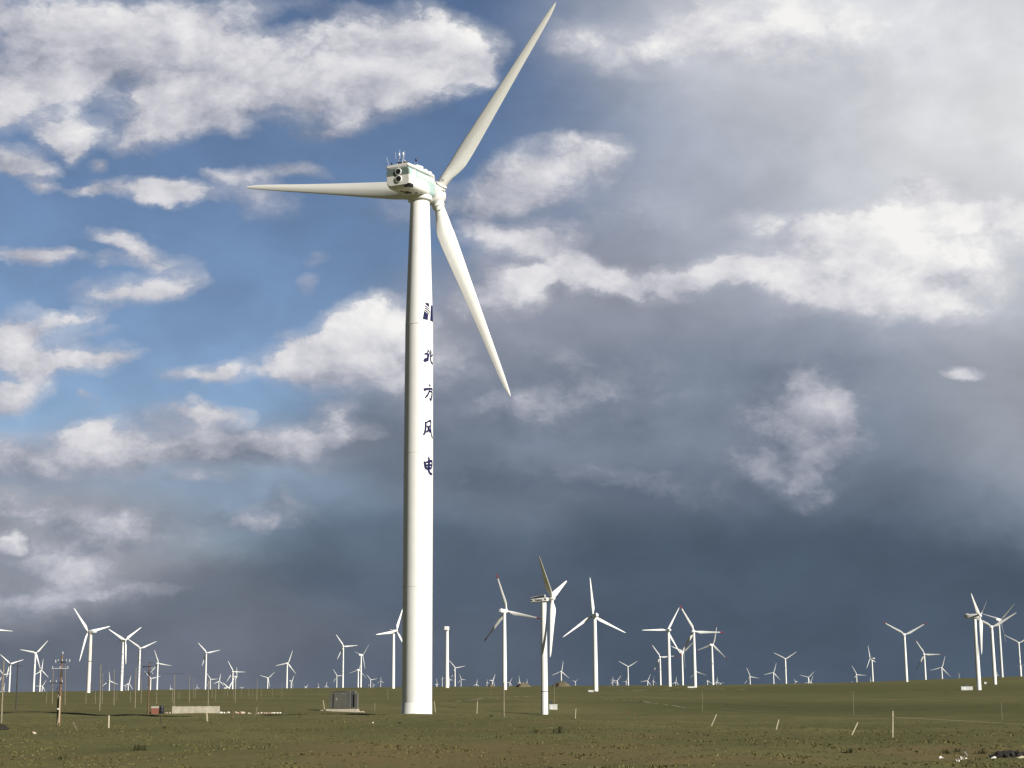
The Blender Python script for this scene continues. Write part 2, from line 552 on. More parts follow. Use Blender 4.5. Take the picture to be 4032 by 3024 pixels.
WHITE = material('white_paint', (0.80, 0.80, 0.785), 0.38, 0.03, 0.6, streak=((0.55, 0.53, 0.47), 0.22))
BLADE_WHITE = material('blade_gelcoat', (0.82, 0.815, 0.78), 0.35, 0.03, 0.5, streak=((0.6, 0.58, 0.52), 0.15, (1.5, 1.5, 0.2)))
FAR_WHITE = material('turbine_white', (0.82, 0.82, 0.80), 0.4, 0.03, 0.3)
DIRTY_WHITE = material('weathered_turbine_white', (0.72, 0.69, 0.62), 0.5, 0.06, 0.4, streak=((0.36, 0.23, 0.13), 0.75, (1.0, 1.0, 0.06)))
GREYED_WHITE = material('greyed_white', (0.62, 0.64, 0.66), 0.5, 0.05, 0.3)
NAVY = material('navy_lettering', (0.012, 0.014, 0.062), 0.7, 0.1, 3, spec=0.15)
BLACK = material('black_rubber', (0.012, 0.013, 0.013), 0.7, 0.1, 3)
DARKMETAL = material('dark_metal', (0.05, 0.055, 0.06), 0.5, 0.15, 3)
STEEL = material('pale_steel', (0.55, 0.58, 0.60), 0.4, 0.1, 5, metal=0.4)
RED = material('red_tip_paint', (0.34, 0.035, 0.03), 0.5, 0.1, 2)
WOOD = material('grey_wood', (0.22, 0.19, 0.135), 0.85, 0.22, 3, bump=0.3, streak=((0.13, 0.10, 0.07), 0.6, (6, 6, 0.6)))
DARKWOOD = material('tarred_wood', (0.045, 0.04, 0.036), 0.8, 0.2, 3)
BROWNWOOD = material('brown_wood', (0.17, 0.10, 0.06), 0.85, 0.22, 3)
PALEWOOD = material('pale_stake_wood', (0.42, 0.37, 0.26), 0.85, 0.18, 6)
CONCRETE = material('pale_concrete', (0.40, 0.36, 0.29), 0.9, 0.14, 1.3, bump=0.2, streak=((0.24, 0.20, 0.15), 0.5, (1.2, 1.2, 0.5)))
BRICK = material('red_brick', (0.20, 0.072, 0.052), 0.9, 0.2, 7, bump=0.3)
STONE = material('pale_rubble', (0.46, 0.38, 0.31), 0.9, 0.2, 4, bump=0.3)
WHITESTONE = material('white_rubble', (0.72, 0.69, 0.62), 0.9, 0.1, 4)
PINKSTONE = material('pinkish_rubble', (0.33, 0.22, 0.17), 0.9, 0.2, 4, bump=0.3)
CABINET = material('cabinet_grey', (0.085, 0.085, 0.075), 0.55, 0.10, 1.5, streak=((0.045, 0.045, 0.04), 0.5, (2, 2, 0.3)))
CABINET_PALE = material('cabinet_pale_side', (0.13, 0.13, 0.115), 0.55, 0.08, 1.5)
SOIL = material('dark_soil', (0.022, 0.019, 0.017), 0.95, 0.35, 1.5, bump=0.6)
SPOIL = material('brown_spoil', (0.115, 0.098, 0.062), 0.95, 0.2, 0.6, bump=0.4)
PLASTIC = material('white_plastic_sheet', (0.62, 0.60, 0.54), 0.5, 0.06, 4)
WEED = material('dark_weed', (0.055, 0.058, 0.022), 0.9, 0.3, 6)
CERAMIC = material('pale_insulator', (0.40, 0.42, 0.46), 0.3, 0.05, 5)

# ------------------------------------------------------------------ terrain: a flat bank, a shallow valley, a far low ridge
PROFILE = {
    0:    [(0, -2.0), (60, -3.4), (128, -3.5), (142, -3.75), (165, -4.15), (250, -4.1), (600, -4.1), (1200, -4.1), (1700, -4.0)],
    800:  [(0, -2.0), (60, -3.4), (165, -3.5), (185, -3.85), (205, -4.1), (260, -4.1), (600, -4.0), (1200, -3.0), (1700, -2.0)],
    1300: [(0, -2.0), (60, -3.4), (205, -3.45), (228, -3.5), (250, -4.2), (290, -4.4), (504, -4.7), (800, -4.2), (1200, -2.9), (1700, -1.2)],
    1640: [(0, -2.0), (60, -3.4), (190, -3.38), (212, -3.45), (235, -4.2), (290, -5.2), (350, -5.2), (440, -4.6), (520, -4.6), (800, -3.7), (1200, -2.0), (1700, -0.7)],
    2100: [(0, -2.0), (60, -3.4), (170, -3.45), (190, -3.6), (225, -4.6), (300, -6.2), (365, -6.95), (392, -6.95), (425, -5.0), (480, -4.6), (700, -4.0), (1200, -1.6), (1700, -0.1)],
    2800: [(0, -2.0), (60, -3.4), (125, -3.5), (145, -3.8), (185, -5.0), (260, -6.0), (400, -6.4), (700, -5.4), (1200, -3.2), (1420, -2.2), (1700, -0.4)],
    3400: [(0, -2.0), (60, -3.4), (108, -3.5), (124, -3.75), (160, -4.8), (250, -6.0), (400, -6.4), (700, -5.0), (1200, -0.9), (1700, 1.9)],
    4032: [(0, -2.0), (60, -3.4), (106, -3.5), (122, -3.75), (160, -4.8), (250, -5.7), (450, -5.8), (843, -3.65), (1250, -0.9), (1500, 4.2), (1700, 8.0)],
}
LY = np.linspace(math.log(8), math.log(15000), 900)
_cols, _az = [], []
for px_, pr in PROFILE.items():
    zr = pr[-1][1]
    pr = pr + [(1900, zr - 0.6), (2400, zr - 4), (3200, zr - 12), (5000, zr - 28), (9000, zr - 60), (15000, zr - 130)]
    ys = np.array([p[0] for p in pr], float); zs = np.array([p[1] for p in pr], float)
    z = np.interp(np.exp(LY), ys, zs)
    k = np.exp(-0.5 * (np.arange(-8, 9) / 2.6) ** 2); k /= k.sum()
    z = np.convolve(np.pad(z, 8, mode='edge'), k, mode='valid')
    _cols.append(z); _az.append(math.atan((px_ - 2016) / 6313))
_az = np.array(_az)
AZ = np.linspace(_az[0], _az[-1], 400)
_tab = np.array(_cols)
TAB = np.array([[0.0]])
TAB = np.stack([np.interp(AZ, _az, _tab[:, j]) for j in range(len(LY))], 1)
_k = np.exp(-0.5 * (np.arange(-30, 31) / 11.0) ** 2); _k /= _k.sum()
TAB = np.stack([np.convolve(np.pad(TAB[:, j], 30, mode='edge'), _k, mode='valid') for j in range(TAB.shape[1])], 1)
_w = [(rng.uniform(0, 2 * math.pi), rng.uniform(0, 2 * math.pi), wl, am) for wl, am in
      [(3.1, .012), (4.3, .016), (6.0, .02), (8.5, .03), (12.0, .04), (17.0, .05), (24.0, .06), (33.0, .06), (70.0, .08)] for _ in range(2)]


def ground(x, y):
    x = np.asarray(x, float); y = np.asarray(y, float)
    r = np.hypot(x, y)
    az = np.clip(np.arctan2(x, y), AZ[0], AZ[-1])
    yy = np.clip(r * np.cos(az), 8.1, 14900)
    fa = (az - AZ[0]) / (AZ[-1] - AZ[0]) * (len(AZ) - 1)
    fl = (np.log(yy) - LY[0]) / (LY[-1] - LY[0]) * (len(LY) - 1)
    i = np.clip(fa.astype(int), 0, len(AZ) - 2); j = np.clip(fl.astype(int), 0, len(LY) - 2)
    a, b = fa - i, fl - j
    z = TAB[i, j] * (1 - a) * (1 - b) + TAB[i + 1, j] * a * (1 - b) + TAB[i, j + 1] * (1 - a) * b + TAB[i + 1, j + 1] * a * b
    for ph, th, wl, am in _w:
        z = z + am * np.sin(2 * math.pi / wl * (x * math.cos(th) + y * math.sin(th)) + ph) * (0.6 if wl < 20 else 1)
    return z


def gz(x, y):
    return float(ground(x, y))


def land(px, py, y0=70.0, y1=2500.0):
    """where the line of sight through a place of the photograph meets the terrain"""
    d = ray(px, py)
    ys = np.exp(np.linspace(math.log(y0), math.log(y1), 2600))
    f = ys / d.y
    below = d.z * f - ground(d.x * f, ys) < 0
    if not below.any():
        return None
    i = int(np.argmax(below))
    y = ys[i]
    return Vector((d.x * y / d.y, y, gz(d.x * y / d.y, y)))


def make_ground():
    dense = np.linspace(-0.40, 0.40, 520)
    side = np.concatenate([np.linspace(-math.pi, -0.42, 40), dense, np.linspace(0.42, math.pi, 40)[:-1]])
    rr = np.concatenate([[1.0], np.exp(np.linspace(math.log(4), math.log(60), 24)), np.linspace(61, 260, 330),
                         np.exp(np.linspace(math.log(262), math.log(14500), 210))])
    A, R = np.meshgrid(side, rr, indexing='xy')
    X, Y = R * np.sin(A), R * np.cos(A)
    Z = ground(X, Y)
    nr, na = X.shape
    V = np.stack([X, Y, Z], -1).reshape(-1, 3)
    i, j = np.meshgrid(np.arange(nr - 1), np.arange(na), indexing='ij')
    j2 = (j + 1) % na
    F = np.stack([i * na + j, i * na + j2, (i + 1) * na + j2, (i + 1) * na + j], -1).reshape(-1, 4)
    c = len(V)
    V = np.vstack([V, [[0, 0, -2.0]]])
    me = bpy.data.meshes.new('ground')
    tri = [(c, (k + 1) % na, k) for k in range(na)]
    me.from_pydata(V.tolist(), [], F[:, ::-1].tolist() + tri)
    me.update()
    bm = bmesh.new(); bm.from_mesh(me); bmesh.ops.recalc_face_normals(bm, faces=bm.faces)
    bm.to_mesh(me); bm.free()
    if me.polygons[0].normal.z < 0: me.flip_normals()
    me.polygons.foreach_set('use_smooth', [True] * len(me.polygons))
    m = bpy.data.materials.new('steppe_grass')
    m.use_nodes = True
    t = m.node_tree; N = t.nodes; L = t.links
    b = N['Principled BSDF']; b.inputs['Roughness'].default_value = 0.95; b.inputs['Specular IOR Level'].default_value = 0.1
    geo = N.new('ShaderNodeNewGeometry')

    def nz(scale, detail, rough=0.55, stretch=None):
        n = N.new('ShaderNodeTexNoise')
        n.inputs['Scale'].default_value = scale; n.inputs['Detail'].default_value = detail; n.inputs['Roughness'].default_value = rough
        src = geo.outputs['Position']
        if stretch:
            mp = N.new('ShaderNodeMapping'); mp.inputs['Scale'].default_value = stretch
            L.new(src, mp.inputs[0]); src = mp.outputs[0]
        L.new(src, n.inputs['Vector'])
        return n.outputs['Fac']

    def mr(v, lo, hi, a=0.0, b_=1.0):
        n = N.new('ShaderNodeMapRange'); n.interpolation_type = 'SMOOTHSTEP'
        L.new(v, n.inputs[0])
        for k, q in ((1, lo), (2, hi), (3, a), (4, b_)): n.inputs[k].default_value = q
        return n.outputs[0]

    def mix(f, a, c_):
        n = N.new('ShaderNodeMix'); n.data_type = 'RGBA'
        L.new(f, n.inputs[0])
        for k, q in ((6, a), (7, c_)):
            if hasattr(q, 'is_output'): L.new(q, n.inputs[k])
            else: n.inputs[k].default_value = tuple(q) + (1,)
        return n.outputs[2]

    col = mix(mr(nz(0.035, 5), 0.35, 0.65), GRASS_A, GRASS_B)
    col = mix(mr(nz(0.09, 6, 0.6, (1.0, 0.55, 1.0)), 0.52, 0.74, 0, 0.75), col, GRASS_BROWN)
    col = mix(mr(nz(0.55, 6, 0.65), 0.52, 0.70, 0, 0.7), col, GRASS_DARK)
    col = mix(mr(nz(2.6, 5, 0.7), 0.53, 0.72, 0, 0.65), col, GRASS_DARK)
    col = mix(mr(nz(3.7, 4, 0.7), 0.56, 0.74, 0, 0.5), col, GRASS_DRY)
    col = mix(mr(nz(0.006, 4, 0.5, (1.0, 2.2, 1.0)), 0.45, 0.62, 0, 0.45), col, GRASS_FAR)
    # bare, reddish brown ground in a few places of the near bank
    tx = N.new('ShaderNodeVectorMath'); tx.operation = 'MULTIPLY_ADD'
    wob = N.new('ShaderNodeTexNoise'); wob.inputs['Scale'].default_value = 0.16; wob.inputs['Detail'].default_value = 5
    L.new(geo.outputs['Position'], wob.inputs['Vector'])
    L.new(wob.outputs['Color'], tx.inputs[0]); tx.inputs[1].default_value = (14, 22, 0); L.new(geo.outputs['Position'], tx.inputs[2])
    for px_, py_, rx_, ry_, am in BARE:
        p_ = land(px_, py_, 50)
        sc = N.new('ShaderNodeVectorMath'); sc.operation = 'MULTIPLY_ADD'
        L.new(tx.outputs[0], sc.inputs[0]); sc.inputs[1].default_value = (1 / rx_, 1 / ry_, 0)
        sc.inputs[2].default_value = (-(p_.x + 7) / rx_, -(p_.y + 11) / ry_, 0)
        ln = N.new('ShaderNodeVectorMath'); ln.operation = 'LENGTH'; L.new(sc.outputs[0], ln.inputs[0])
        col = mix(mr(ln.outputs['Value'], 0.25, 1.0, am, 0.0), col, GRASS_BROWN if py_ > 2850 else GRASS_DEEP)
    L.new(col, b.inputs['Base Color'])
    bp = N.new('ShaderNodeBump'); bp.inputs['Strength'].default_value = 0.8; bp.inputs['Distance'].default_value = 0.12
    L.new(nz(2.2, 6, 0.7), bp.inputs['Height']); L.new(bp.outputs[0], b.inputs['Normal'])
    o = obj('ground', me, m)
    tag(o, kind='structure')
    return o


BARE = [(1800, 2965, 18, 14, .55), (2350, 3000, 12, 7, .5), (1450, 2930, 10, 8, .35), (3850, 2960, 12, 8, .45), (3000, 2990, 9, 5, .35), (300, 2990, 10, 6, .3),
        (2650, 2775, 45, 130, .5), (3150, 2780, 60, 170, .65), (3700, 2790, 70, 170, .65), (3000, 2715, 260, 500, .35), (3700, 2705, 260, 500, .4)]
GRASS_DEEP = (0.072, 0.076, 0.027)
GRASS_A = (0.104, 0.103, 0.040)
GRASS_B = (0.132, 0.124, 0.050)
GRASS_BROWN = (0.160, 0.112, 0.055)
GRASS_DARK = (0.068, 0.068, 0.025)
GRASS_DRY = (0.21, 0.185, 0.095)
GRASS_FAR = (0.085, 0.080, 0.032)
make_ground()


def make_grass():
    """short tussocks on the near bank and the first slope, one mesh"""
    n = 36000
    u = rng.uniform(-0.36, 0.36, n)
    y = 62 + (250 - 62) * rng.uniform(0, 1, n) ** 1.25
    x = u * y
    # clumpy: keep tufts where a slow pattern is high
    pat = np.zeros(n)
    for _ in range(14):
        th = rng.uniform(0, 2 * math.pi); wl = rng.uniform(1.5, 11)
        pat += np.sin(2 * math.pi / wl * (x * math.cos(th) + y * math.sin(th)) + rng.uniform(0, 6.28))
    keep = pat + rng.normal(0, 2.4, n) > 0.6
    x, y, pat = x[keep], y[keep], pat[keep]
    n = len(x)
    z = ground(x, y)
    h = rng.uniform(0.03, 0.09, n) * (1 + 0.8 * (rng.uniform(0, 1, n) > 0.96)) * np.clip(0.8 + 0.12 * pat, 0.7, 1.6)
    w = rng.uniform(0.03, 0.09, n)
    V, F = [], []
    base = 0
    K = 4
    for k in range(K):
        a = rng.uniform(0, 2 * math.pi, n)
        dx, dy = np.cos(a) * w, np.sin(a) * w
        lx, ly = rng.normal(0, 0.06, n), rng.normal(0, 0.06, n)
        ox, oy = rng.normal(0, 0.05, n), rng.normal(0, 0.05, n)
        p0 = np.stack([x + ox - dx, y + oy - dy, z - 0.03], 1)
        p1 = np.stack([x + ox + dx, y + oy + dy, z - 0.03], 1)
        p2 = np.stack([x + ox + lx + dx * 0.15, y + oy + ly + dy * 0.15, z + h * rng.uniform(0.7, 1.1, n)], 1)
        V.append(np.stack([p0, p1, p2], 1).reshape(-1, 3))
        F.append(np.arange(n * 3).reshape(-1, 3) + base)
        base += n * 3
    V = np.vstack(V); F = np.vstack(F)
    me = bpy.data.meshes.new('grass')
    me.from_pydata(V.tolist(), [], F.tolist())
    me.update()
    m = bpy.data.materials.new('tussock_grass')
    m.use_nodes = True
    t = m.node_tree; N = t.nodes; L = t.links
    b = N['Principled BSDF']; b.inputs['Roughness'].default_value = 0.9; b.inputs['Specular IOR Level'].default_value = 0.1
    geo = N.new('ShaderNodeNewGeometry')
    rp = N.new('ShaderNodeValToRGB')
    L.new(geo.outputs['Random Per Island'], rp.inputs[0])
    e = rp.color_ramp.elements
    e[0].position = 0.0; e[0].color = (0.088, 0.086, 0.032, 1)
    e[1].position = 1.0; e[1].color = (0.150, 0.138, 0.064, 1)
    q = e.new(0.45); q.color = (0.105, 0.098, 0.036, 1)
    q = e.new(0.8); q.color = (0.15, 0.13, 0.055, 1)
    L.new(rp.outputs[0], b.inputs['Base Color'])
    o = obj('grass', me, m)
    tag(o, 'short dry olive grass tussocks over the near bank', 'grass', kind='stuff')


make_grass()



def make_track(pts, width, label_name):
    """a worn wheel track laid over the terrain"""
    P_ = [land(*q) for q in pts]
    line = []
    for a, b in zip(P_, P_[1:]):
        n = max(2, int((b - a).length / 2.5))
        line += [a.lerp(b, i / n) for i in range(n)]
    line.append(P_[-1])
    vs, fs = [], []
    for i, p in enumerate(line):
        t = (line[min(i + 1, len(line) - 1)] - line[max(i - 1, 0)]); t.z = 0; t.normalize()
        s_ = Vector((-t.y, t.x, 0)) * width * .5 * (1 + .25 * math.sin(i * 1.7))
        for q in (p + s_, p - s_):
            vs.append((q.x, q.y, gz(q.x, q.y) + .05))
    for i in range(len(line) - 1):
        fs.append((2 * i, 2 * i + 1, 2 * i + 3, 2 * i + 2))
    o = MB().add(vs, fs).build(label_name, material('worn_track', (0.175, 0.155, 0.085), 0.95, 0.25, 1.2))
    tag(o, kind='structure')


make_track([(1745, 2760), (1895, 2751), (2000, 2747), (2090, 2742)], 2.2, 'path')
make_track([(2370, 2749), (2560, 2768), (2700, 2788), (2900, 2793)], 1.2, 'path')
make_track([(2440, 2720), (2640, 2714), (2800, 2712), (2960, 2716)], 4.0, 'path')
# ------------------------------------------------------------------ wind turbines: shared shapes
S_ = [0.030, 0.065, 0.10, 0.14, 0.19, 0.25, 0.34, 0.45, 0.57, 0.70, 0.82, 0.90, 0.955, 0.985, 1.0]
CH = [0.046, 0.046, 0.054, 0.068, 0.080, 0.078, 0.070, 0.060, 0.050, 0.040, 0.032, 0.026, 0.019, 0.011, 0.004]
TH = [0.046, 0.045, 0.040, 0.031, 0.025, 0.020, 0.016, 0.013, 0.0105, 0.0085, 0.0065, 0.005, 0.0038, 0.003, 0.0018]
TW = [17, 17, 16, 14, 12, 9.5, 7, 5, 3.5, 2, 1, 0.5, 0, 0, 0]


def blade_mesh(name, s0=0.03, s1=1.0, n=20, steps=34, wide=1.0, prebend=0.0):
    """unit blade along +Z, trailing edge towards +X, wind side +Y"""
    rings = []
    for s in np.concatenate([np.linspace(s0, s1, steps)]):
        c = np.interp(s, S_, CH); t = np.interp(s, S_, TH)
        if s > 0.1: c *= wide
        tw = -math.radians(np.interp(s, S_, TW))
        bl = min(1, max(0, (s - 0.06) / 0.12)); bl = bl * bl * (3 - 2 * bl)
        fr = 0.5 - 0.18 * bl
        ring = []
        for k in range(n):
            q = 2 * math.pi * k / n
            x = (0.5 * math.cos(q) + 0.5 - fr) * c
            y = 0.5 * t * math.sin(q) * (1 - 0.72 * bl * max(0, math.cos(q)) ** 1.4)
            ring.append((x * math.cos(tw) - y * math.sin(tw), x * math.sin(tw) + y * math.cos(tw) + prebend * s * s, s))
        rings.append(ring)
    return MB().loft(rings).mesh(name)


def rounded_rect(w, z0, z1, r, y, n=5):
    """ring of a rounded rectangle in the XZ plane at depth y"""
    out = []
    for cx, cz, a0 in ((w - r, z1 - r, 0), (-w + r, z1 - r, 90), (-w + r, z0 + r, 180), (w - r, z0 + r, 270)):
        for k in range(n):
            a = math.radians(a0 + 90 * k / (n - 1))
            out.append((cx + r * math.cos(a), y, cz + r * math.sin(a)))
    return out


def far_nacelle_mesh():
    m = MB()
    m.loft([rounded_rect(.026, -.030, .028, .012, -.215), rounded_rect(.040, -.040, .040, .014, -.200),
            rounded_rect(.046, -.045, .046, .014, -.10), rounded_rect(.046, -.045, .048, .014, .03),
            rounded_rect(.040, -.040, .042, .016, .085), rounded_rect(.030, -.030, .030, .016, .098)])
    m.box((0, -.15, .052), (.030, .035, .016))
    m.lathe([(.030, -.062), (.030, -.045)], 12)
    return m.mesh('nacelle')


def far_hub_mesh():
    m = MB()
    m.lathe([(.020, .095), (.033, .100), (.036, .120), (.036, .150), (.030, .172), (.016, .186), (.004, .190)], 16, axis='Y')
    return m.mesh('hub')


MESH_BLADE = blade_mesh('blade', n=12, steps=20)
MESH_BLADE_WIDE = blade_mesh('blade', n=12, steps=20, wide=1.25)
MESH_BLADE_CUT = blade_mesh('blade', s1=0.86, n=12, steps=18, wide=1.15)
MESH_TIP = blade_mesh('red_tip', s0=0.862, n=12, steps=8, wide=1.15)
MESH_NACELLE = far_nacelle_mesh()
MESH_HUB = far_hub_mesh()
for me_ in (MESH_BLADE, MESH_BLADE_WIDE, MESH_BLADE_CUT, MESH_NACELLE, MESH_HUB):
    me_.materials.append(FAR_WHITE)
MESH_TIP.materials.append(RED)


def axis_quat(tilt, phi, pitch=0.0):
    """blade turned by phi about the rotor axis (clockwise seen from behind), the rotor tilted up, the blade pitched"""
    return (Matrix.Rotation(tilt, 3, 'X') @ Matrix.Rotation(phi, 3, 'Y') @ Matrix.Rotation(pitch, 3, 'Z')).to_quaternion()


# brush strokes of the four characters on the towers: polylines (x, y, width) in a unit square
GLYPHS = [
    [[(.36, .95, .08), (.41, .80, .15), (.37, .45, .12), (.33, .10, .08)], [(.06, .60, .07), (.22, .66, .10), (.37, .70, .07)],
     [(.03, .06, .12), (.17, .20, .17), (.30, .30, .10), (.40, .38, .05)],
     [(.62, 1.0, .05), (.67, .84, .11), (.63, .50, .08), (.67, .20, .09), (.82, .06, .11), (.95, .05, .10), (.99, .15, .03)],
     [(.97, .74, .07), (.84, .61, .08), (.64, .50, .04)]],
    [[(.50, 1.02, .05), (.56, .92, .11), (.54, .84, .06)], [(.02, .58, .13), (.14, .63, .11), (.45, .70, .08), (.80, .74, .09), (.97, .70, .07)],
     [(.52, .70, .06), (.45, .46, .08), (.30, .24, .08), (.10, .06, .05)],
     [(.46, .50, .05), (.70, .56, .07), (.86, .50, .11), (.80, .24, .10), (.66, .00, .11), (.50, .12, .03)]],
    [[(.13, .90, .05), (.18, .80, .10), (.17, .50, .09), (.12, .26, .09), (.0, .08, .06)],
     [(.20, .84, .05), (.45, .95, .07), (.62, 1.0, .10), (.68, .90, .09), (.67, .60, .07), (.72, .28, .09), (.86, .06, .09), (1.0, .00, .06)],
     [(.30, .68, .06), (.45, .50, .11), (.58, .34, .12), (.62, .28, .05)], [(.55, .72, .06), (.44, .48, .11), (.34, .34, .08), (.20, .28, .04)]],
    [[(.06, .72, .06), (.12, .60, .11), (.17, .42, .12), (.22, .24, .10)], [(.12, .64, .06), (.45, .73, .08), (.78, .80, .11), (.86, .68, .11), (.80, .48, .10), (.70, .32, .06)],
     [(.20, .48, .07), (.50, .52, .09), (.80, .56, .06)], [(.22, .28, .09), (.50, .32, .12), (.74, .36, .06)],
     [(.42, 1.02, .06), (.47, .90, .11), (.48, .60, .13), (.44, .24, .12), (.56, .05, .11), (.78, .00, .10), (.88, .08, .03)]],
]


def stroke_quads(st, n=5):
    """a brush stroke as a strip of left/right points"""
    P_ = [Vector((a, b, 0)) for a, b, _ in st]; W_ = [w for _, _, w in st]
    pts, ws = [], []
    for i in range(len(P_) - 1):
        p0 = P_[max(i - 1, 0)]; p1 = P_[i]; p2 = P_[i + 1]; p3 = P_[min(i + 2, len(P_) - 1)]
        for k in range(n):
            t = k / n
            pts.append(0.5 * ((2 * p1) + (p2 - p0) * t + (2 * p0 - 5 * p1 + 4 * p2 - p3) * t * t + (3 * p1 - p0 - 3 * p2 + p3) * t ** 3))
            ws.append(1.7 * (W_[i] * (1 - t) + W_[i + 1] * t))
    pts.append(P_[-1]); ws.append(1.7 * W_[-1])
    out = []
    for i, p in enumerate(pts):
        d = (pts[min(i + 1, len(pts) - 1)] - pts[max(i - 1, 0)]).normalized()
        nrm = Vector((-d.y, d.x, 0))
        e = 0.55 if i in (0, len(pts) - 1) else 1.0
        out.append((p + nrm * ws[i] * 0.5 * e, p - nrm * ws[i] * 0.5 * e))
    return out


def glyph_on(mb, strokes, place):
    """adds strokes through place(x, y, lift) -> 3D point; each stroke 3 mm above the one before"""
    for i, st in enumerate(strokes):
        q = stroke_quads(st)
        vs = [place(p.x, p.y, 0.012 + 0.003 * i) for ab in q for p in ab]
        mb.add(vs, [(2 * k, 2 * k + 1, 2 * k + 3, 2 * k + 2) for k in range(len(q) - 1)])


def poly_on(mb, pts, place, lift=0.012, nx=6):
    """adds a four-cornered patch, bent onto the surface"""
    a, b, c, d = [Vector((p[0], p[1], 0)) for p in pts]
    vs, fs = [], []
    for i in range(nx + 1):
        t = i / nx
        for p in (a.lerp(b, t), d.lerp(c, t)):
            vs.append(place(p.x, p.y, lift))
    for i in range(nx):
        fs.append((2 * i, 2 * i + 2, 2 * i + 3, 2 * i + 1))
    mb.add(vs, fs)


# ------------------------------------------------------------------ the huge turbine
YAW, TILT, CONE = -0.43, 0.080, -0.028       # the rotor looks away from the camera, a little to the right
D0 = 205.0
_b = at(1641, 2806, D0)
BASE = Vector((_b.x, D0, gz(_b.x, D0)))
H_TOP = 64.53 - BASE.z                       # top of the steel tower
R_BOT, R_TOP = 1.94, 1.30
Z_SEAM = at(1641, 1283, D0).z - BASE.z       # flange seam under the emblem


def tower_radius(z):
    zs = [0, Z_SEAM * 0.62, Z_SEAM, H_TOP]
    return float(np.interp(z, zs, [R_BOT, 1.93, 1.84, R_TOP]))


